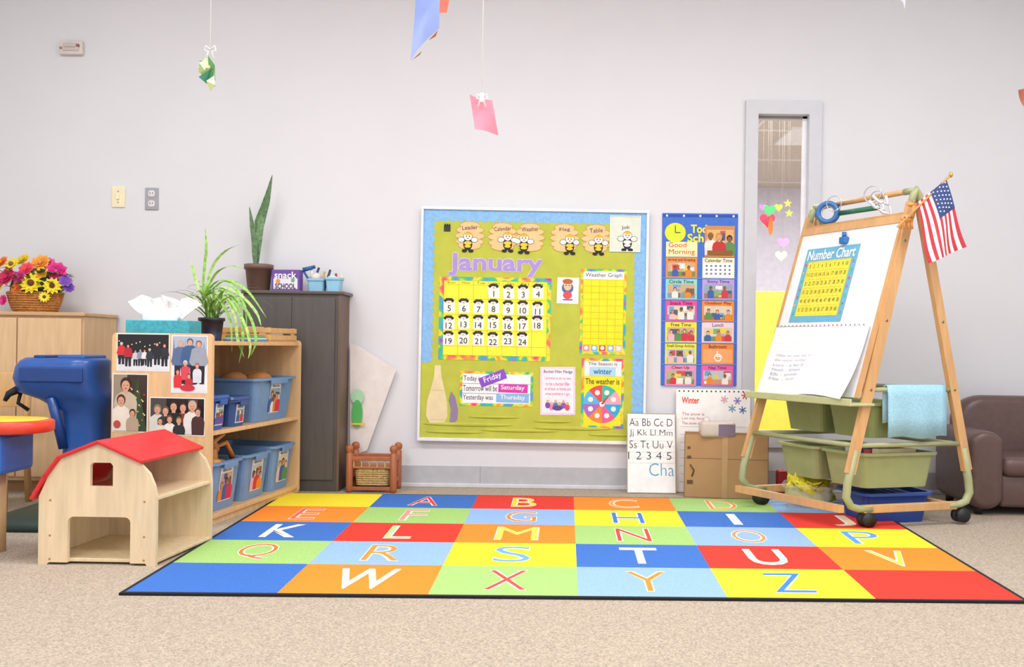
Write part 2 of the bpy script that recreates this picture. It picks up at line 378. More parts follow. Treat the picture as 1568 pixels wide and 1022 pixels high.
def hivetag(cx,cy,bee,clear=False,nm='Leader'):
    hm=hive if not clear else mat('#e6eadb')
    for dy,rx in ((-15,15),(-8,21),(1,22.5),(10,21),(16,17)):
        fl.disc(cx,cy+dy,rx+.7,hiv2 if not clear else P('#9a9d92'),2.0,6.3,18); fl.disc(cx,cy+dy,rx,hm,2.32,5.6,18)
    fl.text(nm,cx,cy-12,P('#3c2a55'),3.2,w=min(26,len(nm)*4),h=6.5,a=-4,bold=.0)
    bx_,by_=bee
    yb_=P('#f2c832') if not clear else bw
    fl.disc(cx+bx_,cy+by_+10,7,BLACK,3.2,9); fl.disc(cx+bx_,cy+by_+8,6,yb_,3.5,3); fl.disc(cx+bx_,cy+by_+13,5,yb_,3.6,2.2)
    fl.disc(cx+bx_-10,cy+by_+3,5.5,BLACK,3.2,4.3);fl.disc(cx+bx_+10,cy+by_+3,5.5,BLACK,3.2,4.3)
    fl.disc(cx+bx_-10,cy+by_+3,4.8,bw,3.5,3.6);fl.disc(cx+bx_+10,cy+by_+3,4.8,bw,3.5,3.6)
    fl.disc(cx+bx_,cy+by_-2,7.0,BLACK,3.9,7.0);fl.disc(cx+bx_,cy+by_-2,6.4,bw,4.2,6.4)
    fl.disc(cx+bx_,cy+by_-6,5,P('#e8b73a'),4.5,2.4); fl.disc(cx+bx_-2.3,cy+by_-2,1,BLACK,4.8);fl.disc(cx+bx_+2.3,cy+by_-2,1,BLACK,4.8);fl.disc(cx+bx_,cy+by_+1,1.6,P('#e0583a'),4.8,.8)
    for s_ in(-5,5): fl.disc(cx+bx_+s_,cy+by_+20,4,BLACK,3.6,2.5)
hivetag(718,362,(-3,4),nm='Leader');hivetag(768,363,(8,2),nm='Calendar');hivetag(810,363,(-9,4),nm='Weather');hivetag(863,363,(8,4),nm='Flag');hivetag(911,363,(4,4),nm='Table')
fl.rect(932,328,979,383,mat('#dde3d4',.15),2.2); hivetag(956,358,(3,2),True,'Job')
fl.frame(932,328,979,383,1,P('#f5f7f5',.2),5.5)
fl.rect(678,347,688,357,DK,2) 
for i in range(3): fl.rect(679+i*3.2,345,681+i*3.2,349,BLACK,2.4)
pu=mat('#a990d2',.4)
fl.fat('January',758,407,P('#e6ddf5'),2,w=141,h=33,d=2.2); fl.fat('January',758,407,pu,2.6,w=141,h=33,d=1.4)
rb=mat('#ffffff',.6,'rainbow'); ye=mat('#fbe51b',.6); yl2=P('#d3b528'); yp=mat('#fbf03c',.6)
# calendar
fl.rect(673,426,844,553,rb,1.6); fl.rect(680,432,838,546,yp,2)
for i in range(8): fl.rect(680+i*22.57-.35,432,680+i*22.57+.35,546,yl2,2.4)
for y in (432,438,460,484,508,532,546): fl.rect(680,y-.35,838,y+.35,yl2,2.4)
for i,t in enumerate(('Sun','Mon','Tue','Wed','Thu','Fri','Sat')): fl.text(t,691+i*22.57,435,P('#5a4a10'),2.6,w=12,h=3)
n=1
for r in range(4):
    for c in range(7):
        if r==0 and c<3 or n>24: continue
        cx=691+c*22.57-3; cy=446+r*24.2+random.uniform(-1.5,1.5)
        fl.rect(cx-8,cy-6,cx+9,cy+12,bw,2.8,random.uniform(-3,3))
        fl.disc(cx,cy-6,8,BLACK,3.1,3.6,12); fl.rect(cx-5,cy-10,cx+5,cy-6,DK,3.4); fl.disc(cx,cy-4,4.5,P('#f0e8e0'),3.7,2.0); fl.disc(cx,cy-3.4,1.3,P('#e88030'),4,.8)
        fl.text(str(n),cx+.5,cy+5.5,BLACK,4,h=9,bold=.0); n+=1
fl.rect(853,424,886,464,WHITE,1.8,1); fl.disc(869,440,9,P('#4a68b0'),2.2,9); fl.disc(869,437,6,P('#eec39a'),2.5,7); fl.disc(869,430,8,P('#b5653a'),2.8,4); fl.disc(869,451,7,P('#d8505a'),2.5,6); fl.rect(862,457,877,459,P('#8a5aa0'),2.8)
for dx in(-2.3,2.3): fl.disc(869+dx,436,.9,BLACK,3.1)
# weather graph
fl.rect(889,410,959,541,rb,1.6); fl.rect(893,414,955,537,ye,2); fl.rect(893,414,955,426,WHITE,2.4); fl.text('Weather Graph',924,420,P('#3a3a50'),2.8,w=56,h=8,bold=0)
for i in range(6): fl.rect(893+i*12.4-.3,426,893+i*12.4+.3,526,yl2,2.6)
for i in range(11): fl.rect(893,426+i*10,955,426.6+i*10,yl2,2.6)
for i,c in enumerate(('#e88aa0','#7ab6e0','#d04a4a','#8fb8d8','#e8c0d0')): fl.rect(894+i*12.4,527,904+i*12.4,536,P(c),2.9); fl.disc(899+i*12.4,531,3,WHITE,3.3)
# weather wheel
fl.rect(893,547,958,654,rb,1.6); fl.rect(897,551,954,650,ye,2); fl.rect(897,551,954,574,P('#e7e9ec'),2.4); fl.rect(905,560,945,574,P('#a9d6f0'),2.8,0); fl.text('winter',925,567,P('#2f6090'),3.2,w=28,h=8,bold=.01); fl.text('The Season is',925,555,P('#555566'),2.9,w=44,h=5)
fl.text('The weather is',925,582,P('#3d3a2a'),2.6,w=52,h=9,bold=.01)
pc=['#2fa8d8','#ec5a9a','#f08a3a','#a86ac0','#59b7e8','#e94a5a','#3fb8a8','#f2a2c0']
for i in range(8): fl.disc(925,617,29,P(pc[i]),2.5,29,6,i*45,(i+1)*45)
for i in range(8):
    a=math.radians(i*45+22); fl.disc(925+19*math.cos(a),617+19*math.sin(a),4,P('#f0ede2'),3.1,4)
fl.disc(925,617,4,WHITE,3.6); fl.poly([(923,617),(927,617),(938,598)],P('#d02a2a'),4)
# sentence strips
fl.rect(707,570,819,623,rb,1.6); fl.rect(711,574,815,619,WHITE,2)
for y in(589,604): fl.rect(711,y-.4,815,y+.4,P('#7a9ab0'),2.3)
tk=P('#222230')
fl.text('Today is',726,582,tk,2.6,w=27,h=10);fl.text('Tomorrow will be',738,596,tk,2.6,w=52,h=9);fl.text('Yesterday was',735,611,tk,2.6,w=46,h=10)
fl.rect(736,573,778,588,P('#8a4fc8'),3,-22); fl.text('Friday',757,580,WHITE,3.4,w=28,h=11,a=-22,bold=.01)
fl.rect(766,589,811,602,P('#d33ab0'),3,1); fl.text('Saturday',788,595,WHITE,3.4,w=36,h=9,a=1,bold=.01)
fl.rect(763,604,813,617,P('#86b9e6'),3,1); fl.text('Thursday',788,610,WHITE,3.4,w=38,h=9,a=1,bold=.01)
# bucket poster
fl.rect(830,561,884,635,mat('#ecd3e6',.25),1.8,-1); fl.rect(833,564,881,632,P('#f6ecf4',.25),2.2,-1)
fl.text('Bucket Filler Pledge',857,569,P('#5a2a80'),2.6,w=44,h=6,bold=.01)
for i,t in enumerate(('I promise to do my best','to be a bucket filler','at school, at home and','everywhere I go')): fl.text(t,857,579+i*8,P('#c03a90'),2.6,w=40-3*(i%2),h=5.5)
for i,c in enumerate(('#7a4ab0','#e08ab0','#4a80c0','#e0b040','#8a5ac0','#d05070')): fl.disc(842+i*6,620+(i%2)*3,4,P(c),2.8,5); fl.disc(842+i*6,614+(i%2)*3,2.3,P('#e0b090'),3.2)
fl.disc(857,624,8,P('#5a4a90'),3.5,4)
# vase cut-out & feather
vs_=[(668,562),(677,562),(679,580),(684,600),(688,620),(689,640),(684,650),(662,651),(656,640),(657,618),(662,600),(667,580)]
fl.poly(vs_,mat('#e6d5a8',.8),2)
for y in (600,645): fl.rect(663,y,684,y+.8,P('#d3bd8c'),2.4)
fl.poly([(694,602),(700,610),(705,630),(704,645),(697,652),(692,650),(694,630),(690,615)],P('#8f7f9e'),2)
o.done()
# ------------------------------------------------------------ pocket chart
o=O('schedule_pocket_chart'); YP=4.9235; k=YP/F; c0=W(1071,459,YP); fl=Flat(o,wallM(c0,-.004),1071,459,k)
bu=mat('#386acb',.5,scale=40,amt=.08)
o.box(-58*k,58*k,-132*k,132*k,-.006,0,bu,M=fl.M,bev=.002)
fl.rect(1014,329,1128,333,P('#2450a8'),.6)
for x in(1020,1046,1071,1096,1122): fl.disc(x,331,1.8,P('#d8dce6',.3),1)
fl.disc(1033,357,16,P('#f6e72e'),1,15,24); fl.disc(1033,357,14,P('#d9ea3a'),1.3,13,24)
fl.rect(1032.4,346,1033.6,357,BLACK,1.6);fl.rect(1033,356.4,1041,357.6,BLACK,1.9)
fl.fat('Tod',1069,351,P('#f8e83a'),1.5,w=24,h=12); fl.fat('Sch',1064,365,P('#f8e83a'),1.5,w=24,h=12)
fl.rect(1019,371,1067,394,P('#f7e9b0',.3),1.9); fl.text('Good\nMorning',1043,382,P('#d0302a'),2.3,w=40,h=20)
fl.rect(1078,346,1124,394,P('#c98a4a',.3),2.1); fl.rphoto(1081,352,1122,391,2.4,3,'#e0b070'); fl.person(1100,357,44,'#c03030','#c98a3a',4.2,cut=390); fl.rect(1082,384,1120,391,P('#8a5a2a'),5.9)
L1=[('#f08a3a','Arrival and Greeting'),('#8fd8c8','Circle Time'),('#e94aa0','Snack Time'),('#f3e23a','Free Time'),('#e7e23a','Small Group Activity'),('#f08ab8','Clean Up')]
L2=[('#f4efc8','Calendar Time'),('#b89ae0','Story Time'),('#f08a2a','Outdoor Play'),('#f0d0d8','Lunch'),('#f08a3a','Bathroom'),('#e85aa8','Nap Time')]
for i in range(6):
    y=395+i*33
    for j,(xa,xb,(cc,tt)) in enumerate(((1019,1067,L1[i]),(1075,1124,L2[i]))):
        fl.rect(xa,y,xb,y+31,P(cc,.3),1.4); fl.text(tt,(xa+xb)/2,y+4,tk,1.8,w=min(42,len(tt)*3.4),h=5.5,bold=.01)
        if (i,j)==(0,1):
            fl.rect(xa+2,y+8,xb-2,y+29,WHITE,1.8)
            for q in range(18): fl.rect(xa+5+(q%6)*7,y+11+(q//6)*6,xa+8+(q%6)*7,y+14+(q//6)*6,P('#707a90'),2.1)
        elif (i,j)==(4,1):
            fl.rect(xa+2,y+8,xb-2,y+29,P('#f2a46a'),1.8)
            fl.disc(xa+25,y+21,6,WHITE,2.1,6);fl.disc(xa+25,y+21,4.3,P('#f2a46a'),2.4,4.3);fl.rect(xa+23,y+11,xa+25,y+20,WHITE,2.7);fl.rect(xa+23,y+18,xa+31,y+20,WHITE,2.7)
        else: fl.rphoto(xa+3,y+8,xb-3,y+29,1.8,i*2+j+20)
    fl.rect(1014,y+31.2,1128,y+32.4,P('#6e92e0',.1),3)
o.done()
# ------------------------------------------------------------ leaning things at back
def lean(name,px0,py0,px1,py1,yb,yt):
    o=O(name); cx=(px0+px1)/2; ym=(yb+yt)/2; k=ym/F
    zb=.002; h=(py1-py0)*k; up=Vector((0,yt-yb,h)).normalized(); xx=Vector((1,0,0)); nn=xx.cross(up)
    b=W(cx,py1,ym); M=cols(xx,up,nn,(b.x,yb,zb)); return o,Flat(o,M,cx,py1,k),M,k
o,fl,M,k=lean('alphabet_chart',959,634,1034,756,4.80,4.875)
o.box(-37.5*k,37.5*k,0,122*k,-.01,0,mat('#f1f1f1',.4),M=M,bev=.002)
fl.frame(959,634,1034,756,1.2,P('#a99a86'),.4)
for i,t in enumerate(('Aa Bb Cc D','Jj Kk Ll Mm','Ss Tt Uu V','1 2 3 4 5')): fl.text(t,996-(2 if i==3 else 0),648+i*17,tk,1,w=66,h=11.5,bold=-.015)
fl.text('Cha',1012,720,P('#4aa0c8'),1,w=38,h=19,bold=-.015)
for i in range(9): fl.rect(961,642+i*8.5,1032,642.5+i*8.5,P('#c8ccd8'),.7)
o.done()
o,fl,M,k=lean('winter_word_chart',1034,603,1148,760,4.86,4.905)
o.box(-57*k,57*k,0,157*k,-.006,0,mat('#f4f2f0',.5),M=M,bev=.001)
for i in range(16): fl.disc(1039+i*7,606,1.3,DK,.5)
fl.text('Winter',1056,620,P('#e0402a'),1,w=27,h=10,bold=.02)
for i,t in enumerate(('The snow is','Let my face','The snow is so')): fl.text(t,1060,641+i*7,P('#d0707a'),1,w=34,h=4.5)
for i,(c,x,y) in enumerate((('#8a6fc0',1128,620),('#c04a60',1140,612),('#4a70b0',1136,634),('#7a9ac0',1120,632),('#e0a0b0',1108,618))):
    for q in range(3): fl.rect(x-6,y-.8,x+6,y+.8,P(c),1+i*.2+q*.05,q*60+i*10)
for i in range(8): fl.rect(1040,660+i*12,1142,660.6+i*12,P('#b8c4dc'),.7)
o.done()
o=O('balloon_poster')
pts=[W(536,526,4.905),W(546,528,4.905),W(607,566,4.900),W(562,690,4.892),W(536,700,4.892)]
o.add(pts,[tuple(range(5))],mat('#e2dad7',.5)) 
p=W(547,634,4.885); o.M=wallM(p); gp=mat('#4fae5c',.5)
o.slab([(.028*math.cos(t),.075*math.sin(t)) for t in [2*math.pi*i/20 for i in range(20)]],.004,gp); o.slab([(.035*math.cos(t),.09+.04*math.sin(t)) for t in [2*math.pi*i/20 for i in range(20)]],.003,mat('#a8d3b0'))
o.box(-.03,.045,-.06,-.05,.005,.008,P('#e8c04a')); o.done()
# cardboard box
o=O('cardboard_box'); cb=mat('#b08a60',.8,scale=8); a=G(1047,762); b=G(1176,767)
wd=(b-a).length; ax=(b-a).normalized(); M=cols(ax,Vector((-ax.y,ax.x,0)),(0,0,1),a); hh=.325
o.M=M; t=.004; bd=.16
o.box(0,wd,0,t,0,hh,cb);o.box(0,wd,bd-t,bd,0,hh,cb);o.box(0,t,0,bd,0,hh,cb);o.box(wd-t,wd,0,bd,0,hh,cb);o.box(0,wd,0,bd,0,t,cb)
o.box(t,wd-t,t,bd-t,hh-.02,hh-.015,mat('#9a7850'))
o.box(0,wd,-.001,0,hh*.62,hh*.63,mat('#8a6a45'))
dk=mat('#5e4630'); o.tube([(.03,-.002,.17),(.05,-.002,.14),(.04,-.002,.11)],.004,dk,6); o.box(.015,.045,-.002,0,.07,.09,dk); o.box(.015,.035,-.002,0,.20,.215,dk); o.box(.015,.03,-.002,0,.25,.262,dk)
o.box(wd*.45,wd*.52,-.0015,0,0,hh,mat('#b99669',.5))
o.done()
o=O('wrapped_package'); p=W(1098,652,4.71); o.M=Matrix.Translation((p.x,p.y,.311))
o.box(-.09,.09,-.045,.045,0,.085,mat('#cbbfb4',.3),bev=.02,seg=3); o.box(.0,.085,-.048,-.044,.01,.07,mat('#7a6a80',.3),bev=.001); o.cyl((-.06,-.03,.08),(-.05,.02,.09),.02,.015,mat('#d8d2cc',.2),10); o.done()
# wicker storage stand
o=O('wooden_basket_stand'); wd_=mat('#a9613c',.45,'wood'); wk=mat('#c0a26c',.8,'wicker')
xl=W(537,720,4.74).x; xr=W(604,720,4.74).x
for x in (xl,xr):
    for y in (4.71,4.86):
        o.lathe([(.016,0),(.018,.02),(.018,.2),(.012,.205),(.02,.215),(.02,.235),(.01,.245)],(x,y,0),wd_,12)
    for z in (.06,.17): o.box(x-.009,x+.009,4.71,4.86,z-.012,z+.012,wd_,bev=.003)
for y in (4.71,4.86):
    o.box(xl,xr,y-.008,y+.008,.165,.185,wd_,bev=.003); o.box(xl,xr,y-.007,y+.007,.012,.03,wd_,bev=.002)
o.box(xl,xr,4.71,4.86,.125,.135,mat('#b87246',.45,'woodx'))
cxm=(xl+xr)/2
o.tub(cxm,4.785,.032,xr-xl-.045,.13,.09,wk,.9)
for i in range(7): 
    z=.04+i*.0115; w_=(xr-xl-.05)*(.9+.1*i/7); o.tube([(cxm+a,4.785+b,z) for a,b in rr(w_,.125,.02)],.0062,wk,6,closed=True)
for i in range(5): o.box(xl+.02+i*.04,xl+.026+i*.04,4.706,4.714,.13,.17,wk)
o.done()
# ------------------------------------------------------------ dark cabinet
o=O('dark_cabinet'); dm=mat('#504b49',.5,'wood'); ds=mat('#6b5648',.5,'wood')
cx0,cx1=-1.58,-1.075; yf,yb=4.725,4.925
o.box(cx0,cx1-.014,yf,yb,0,1.02,dm); o.box(cx1-.014,cx1,yf-.002,yb,0,1.02,ds,bev=.002)
o.box(cx0-.01,cx1+.018,yf-.012,yb,1.02,1.036,mat('#5c504a',.4,'woodx'),bev=.003)
o.box(cx0+.01,cx1-.03,yf-.008,yf,.06,1.0,mat('#565150',.45,'wood'),bev=.002)
o.box((cx0+cx1)/2-.001,(cx0+cx1)/2+.001,yf-.0085,yf,.06,1.0,BLACK)
for x in(-.03,.03): o.cyl(((cx0+cx1)/2+x,yf-.008,.6),((cx0+cx1)/2+x,yf-.028,.6),.008,.01,mat('#8a8a8a',.3,metal=.8),10)
o.done()
zt=1.036
o=O('potted_snake_plant'); p=W(396,440,4.82); pc_=mat('#755a50',.5); c=(p.x,4.82,zt)
o.lathe([(.05,0),(.056,.004),(.068,.115),(.075,.115),(.076,.14),(.068,.142),(.066,.12),(.0,.118)],c,pc_,28)
lf=mat('#56784e',.45,'leaf')
def pleaf(pp,ws,y,m=lf,side=(1,.3,0)):
    pts=[W(a,b,y+d) for a,b,d in pp]
    out=[];wo=[]
    for i in range(len(pts)-1):
        for q in range(4):
            t=q/4; p0=pts[max(i-1,0)];p1=pts[i];p2=pts[i+1];p3=pts[min(i+2,len(pts)-1)]
            out.append(.5*((2*p1)+(p2-p0)*t+(2*p0-5*p1+4*p2-p3)*t*t+(3*p1-p0-3*p2+p3)*t**3)); wo.append(ws[i]*(1-t)+ws[i+1]*t)
    out.append(pts[-1]); wo.append(ws[-1]); o.leaf(out,wo,m,side)
pleaf([(391,404,0),(391,375,0),(398,340,0),(408,308,0),(417,268,0)],[.02,.035,.052,.036,.002],4.82)
pleaf([(393,404,0),(396,370,-.01),(400,340,-.01),(405,322,0)],[.02,.035,.035,.008],4.83,mat('#668a5c',.45,'leaf'))
pleaf([(391,404,0),(390,375,0),(386,345,0),(382,317,0)],[.018,.03,.024,.002],4.81)
o.done()
o=O('snack_box'); p=W(440,443,4.79); o.M=Matrix.Translation((p.x,4.79,zt))@Matrix.Rotation(-.1,4,'Z')
o.box(-.075,.075,-.025,.025,0,.112,mat('#6d4aa0',.4),bev=.002)
fl=Flat(o,cols((1,0,0),(0,0,1),(0,-1,0),(0,-.0255,.056)),0,0,1)
fl.rect(-.065,-.01,.065,.045,P('#e9e2f0'),1); fl.text('snack',0,-.028,WHITE,1.5,w=.12,h=.035,bold=.02); fl.text('SCHOOL',0,.03,P('#3a2a60'),2,w=.11,h=.028,bold=.02)
fl.disc(-.04,.005,.012,P('#e09a40'),2);fl.disc(.04,.0,.01,P('#6ab06a'),2); o.done()
o=O('blue_supply_caddy'); p=W(496,445,4.82); o.M=Matrix.Translation((p.x,4.82,zt)); cb_=mat('#8ec3e0',.4)
o.tub(-.035,0,0,.1,.09,.07,cb_,.9,.006,cr=.012);o.tub(.06,-.02,0,.09,.09,.075,cb_,.9,.006,cr=.012)
for i,(x,c,h,tx) in enumerate(((-.07,'#2c3e6a',.13,.04),(-.05,'#e9e9ef',.12,-.02),(-.02,'#c9a56a',.11,.02),(.0,'#3a3a40',.12,.03),(.03,'#d8d8e0',.105,.01),(.07,'#b03040',.1,-.01),(.09,'#e8e0c0',.1,.0))):
    o.cyl((x,0,.01),(x+tx,0.01,h),.007,.006,P(c,.4),8)
o.cyl((-.11,-.01,.115),(-.05,.01,.135),.012,.009,P('#2e5a90',.3),10); o.cyl((-.11,-.01,.115),(-.07,.0,.05),.006,.006,P('#2e5a90',.3),8)
o.sph((-.04,-.01,.075),(.03,.03,.025),P('#d9d4cc'),10,amp=.3,seed=3); o.sph((.05,-.01,.072),(.03,.03,.015),P('#cfe4f0'),10,amp=.3,seed=5)
o.done()
# ------------------------------------------------------------ open shelf unit
SM=Matrix.Translation((-1.39,3.78,0))@Matrix.Rotation(math.radians(-8.3),4,'Z')
o=O('storage_shelf',SM); mp=mat('#e5bd8d',.45,'wood'); mpx=mat('#e2b885',.45,'woodx'); SL=.895; SW=.45
o.slab([(a-SW/2,b+.4) for a,b in rr(SW,.8,.02)],.018,mp,M=cols((1,0,0),(0,0,1),(0,-1,0),(0,.018,0)))
o.slab([(a-SW/2,b+.39) for a,b in rr(SW,.78,.02)],.018,mp,M=cols((1,0,0),(0,0,1),(0,-1,0),(0,SL,0)))
for z0,z1 in ((.025,.045),(.375,.393),(.752,.77)): o.box(-SW+.012,-.004,.018,SL-.018,z0,z1,mpx,bev=.003)
o.box(-.03,-.012,.018,SL-.018,.0,.025,mp); o.box(-SW,-SW+.012,.018,SL-.018,.0,.8,mpx)
o.box(-SW+.012,-SW+.03,.018,SL-.018,.77,.8,mpx)
fl=Flat(o,cols((1,0,0),(0,0,1),(0,-1,0),(-.228,-.0006,.585)),240,590,.00278,.00273,ls=.0007)
def cardp(x0,y0,x1,y1,bg): fl.rect(x0,y0,x1,y1,WHITE,.4); fl.rect(x0+1.5,y0+1.5,x1-1.5,y1-1.5,P(bg,.2),.8)
cardp(168,512,254,570,'#15161c'); fl.rect(169.5,551,252.5,568.5,P('#dfe3ea',.2),1.2); fl.rect(169.5,545,252.5,551,P('#5a5f70',.2),1.2)
for i,x in enumerate((172,186,193,200,206,214,222,230,238)): fl.disc(x,524+(i*7)%9,1,P('#f0e0b0'),1.5)
for x,yt,h,s,hr in ((176,526,34,'#d03038','#e8e8ea'),(187,529,34,'#b02838','#3a2a22'),(199,538,24,'#c8cad0','#3a5a90'),(207,536,26,'#8a90a8','#2a2a30'),(214,537,24,'#e6e2da','#b03040'),(222,535,28,'#2c3442','#d8d8d8'),(234,526,34,'#22242c','#5a3a2a'),(246,528,34,'#2a2c36','#c03038')): fl.person(x,yt,h,s,hr,1.6,full=True)
cardp(257,514,315,602,'#aeb9c9'); fl.rect(258.5,560,313.5,600.5,P('#e4e6ea'),1.2)
for i in range(9): fl.poly([(258+i*6,560),(261+i*6,518+(i*5%3)*5),(264+i*6,560)],P(('#7a889c','#94a0b0')[i%2]),1.4)
for x,yt,h,s,hr in ((272,522,66,'#5a6f9a','#a8a8b0'),(287,519,70,'#3f5f8a','#4a5a80'),(301,522,66,'#9aa0b0','#8a5a60')): fl.person(x,yt,h,s,hr,1.8,full=True)
for x,yt,h,s,hr in ((280,552,30,'#d9485a','#d8dce4'),(268,566,28,'#e0303a','#8a2030'),(286,572,26,'#c02a34','#6a3a30'),(299,556,30,'#d8dce8','#b04a50')): fl.person(x,yt,h,s,hr,3.2,cut=600)
fl.disc(284,594,12,P('#c83040'),4.9,5)
cardp(162,574,220,664,'#3a2a20'); fl.rect(163.5,575.5,186,662,P('#9a8a78'),1.2)
fl.poly([(203,580),(218.5,662),(186,662)],P('#2c4a2c'),1.5)
for i in range(22): fl.disc(192+(i*7)%24,596+(i*13)%60,1.2,P(('#e8c860','#d04a3a','#f0e8c8')[i%3]),1.8)
fl.person(184,580,78,'#c9b8a0','#3a2418',2.1,cut=662); fl.person(177,606,62,'#e9dfd0','#5a2e22',3.6,cut=662); fl.person(196,628,44,'#b8a088','#3a2418',5.1,cut=662); fl.disc(171,652,6,P('#c04a40'),6.6)
cardp(223,609,312,667,'#241e1e'); fl.rect(224.5,610.5,250,640,P('#4a4442'),1.2); fl.rect(285,612,300,640,P('#6a3a2a'),1.2)
for x,yt,h,s,hr in ((236,620,54,'#d8d4cc','#8a7a6a'),(249,622,52,'#3a3a44','#5a4a3a'),(262,614,60,'#1c1c22','#2a1c16'),(277,616,56,'#8a302a','#3a2418'),(292,613,60,'#e4e0dc','#b8b0a8'),(301,624,44,'#4a2a2a','#4a3022')): fl.person(x,yt,h,s,hr,1.6,cut=665)
for x,yt,h,s,hr in ((256,636,44,'#e8e4dc','#6a4a30'),(271,638,42,'#2a2a30','#8a6238'),(241,640,40,'#e0dcd4','#3a2a20')): fl.person(x,yt,h,s,hr,3.2,cut=665)
o.done()
def shelf_bin(name,x,t0,t1,z,h,w,m,label,fill=None,M=SM,lid=False):
    o=O(name,M); cy=(t0+t1)/2; d=t1-t0
    o.tub(x,cy,z,w,d,h,m,.87,.014,cr=.03)
    o.box(x+w/2-.004,x+w/2+.006,cy-d*.2,cy+d*.2,z+h-.03,z+h-.006,m,bev=.003)
    if label:
        up=Vector((w*.065,0,h)).normalized(); nn=Vector((0,1,0)).cross(up)
        ff=Flat(o,cols((0,1,0),up,nn,(x+(w-.028)/2-.001,cy,z+h-.012)),0,0,1)
        lw=min(d*.22,.055); y0_=h*.08; y1_=h*.78
        ff.rect(-lw,y0_,lw,y1_,P('#dfe6ee',.3),2); ff.rphoto(-lw+.006,y0_+.025,lw-.006,y1_-.005,2.5,int(t0*100)+int(z*10)); ff.text('Blocks',0,y0_+.012,tk,2.5,w=lw*1.3,h=.012)
    if lid:
        o.loft([[(x+p[0],cy+p[1],z+h) for p in rr(w+.004,d+.004,.03)],[(x+p[0],cy+p[1],z+h+.012) for p in rr(w-.006,d-.006,.03)]],m,sm=False)
    if fill: fill(o,x,cy,z,h,w,d)
    return o.done()
gb=mat('#6f94c0',.35); nb=mat('#2f5aa6',.35); nb2=mat('#31508c',.35)
def toysfill(o,x,cy,z,h,w,d):
    r=random.Random(4)
    tw=mat('#b5713a',.5); t2=mat('#d89c58',.5); t3=mat('#8a4a22',.5)
    for i in range(9):
        o.sph((x+r.uniform(.0,.14),cy+r.uniform(-.08,.08),z+h+r.uniform(-.03,.02)),(r.uniform(.03,.045),r.uniform(.02,.035),r.uniform(.015,.03)),r.choice((tw,t2,t3)),10,amp=.2,seed=i)
    o.sph((x+.10,cy,z+h+.05),(.035,.03,.03),tw,12); o.sph((x+.06,cy+.05,z+h+.05),(.02,.03,.04),t3,12)
    o.tube([(x+.12,cy-.02,z+h),(x+.11,cy,z+h+.08),(x+.15,cy+.02,z+h+.11)],[.02,.013,.004],t2,8)
    o.tube([(x+.15,cy+.09,z+h),(x+.14,cy+.05,z+h+.07),(x+.12,cy-.03,z+h+.05)],[.014,.012,.004],tw,8)
shelf_bin('storage_bin',-.19,.03,.315,.046,.21,.38,gb,True,toysfill)
shelf_bin('storage_bin',-.19,.325,.60,.046,.21,.38,gb,True)
shelf_bin('storage_bin',-.19,.61,.868,.046,.22,.38,gb,True)
def hatfill(o,x,cy,z,h,w,d):
    for i,(a,c) in enumerate(((-.05,'#c98f54'),(.06,'#d8a266'),(0,'#b57a40'))): o.sph((x-.02+.05*i,cy+a,z+h-.01),(.07,.06,.035),P(c),12,amp=.15,seed=i)
shelf_bin('storage_bin',-.19,.42,.865,.394,.205,.38,gb,True,hatfill)
shelf_bin('small_lidded_bin',-.09,.03,.185,.394,.135,.17,nb,True,lid=True)
shelf_bin('small_lidded_bin',-.10,.205,.38,.394,.12,.19,nb2,True,lid=True)
shelf_bin('storage_bin',-.32,.03,.38,.394,.19,.16,mat('#8aa6c8',.35),False)
# tissue box
ZS=.7705
o=O('tissue_box',SM@Matrix.Translation((-.30,.13,ZS))@Matrix.Rotation(math.radians(4),4,'Z')); tl=mat('#3ea3b5',.5,scale=60,amt=.2)
o.box(-.135,.145,-.06,.06,0,.085,tl,bev=.003); o.slab([(a*1,b) for a,b in rr(.14,.05,.024)],.001,mat('#2d7f90'),M=Matrix.Translation((0,0,.085)))
ts=mat('#f6f6f8',.7); rng=random.Random(2)
for q in range(6):
    ax=-.07+q*.027; vs=[];fs=[]; n=9;mh=5
    tip=Vector((rng.uniform(-.08,.05),rng.uniform(-.02,.03),rng.uniform(.08,.125)))
    for i in range(mh+1):
        for j in range(n):
            t=i/mh; u=j/(n-1)-.5
            base=Vector((ax*.6+u*.08,0,.084)); top=Vector((ax*.8,0,.084))+tip+Vector((u*.13,math.sin(u*9+q)*.02,-abs(u)*.06))
            vs.append(base*(1-t)+top*t+Vector((0,.022*math.sin(u*11+q*2+t*3),0)))
    for i in range(mh):
        for j in range(n-1): a=i*n+j; fs.append((a,a+1,a+n+1,a+n))
    o.add(vs,fs,ts,True)
o.sph((-.01,0,.10),(.085,.03,.06),ts,16,amp=.5,seed=9)
o.done()
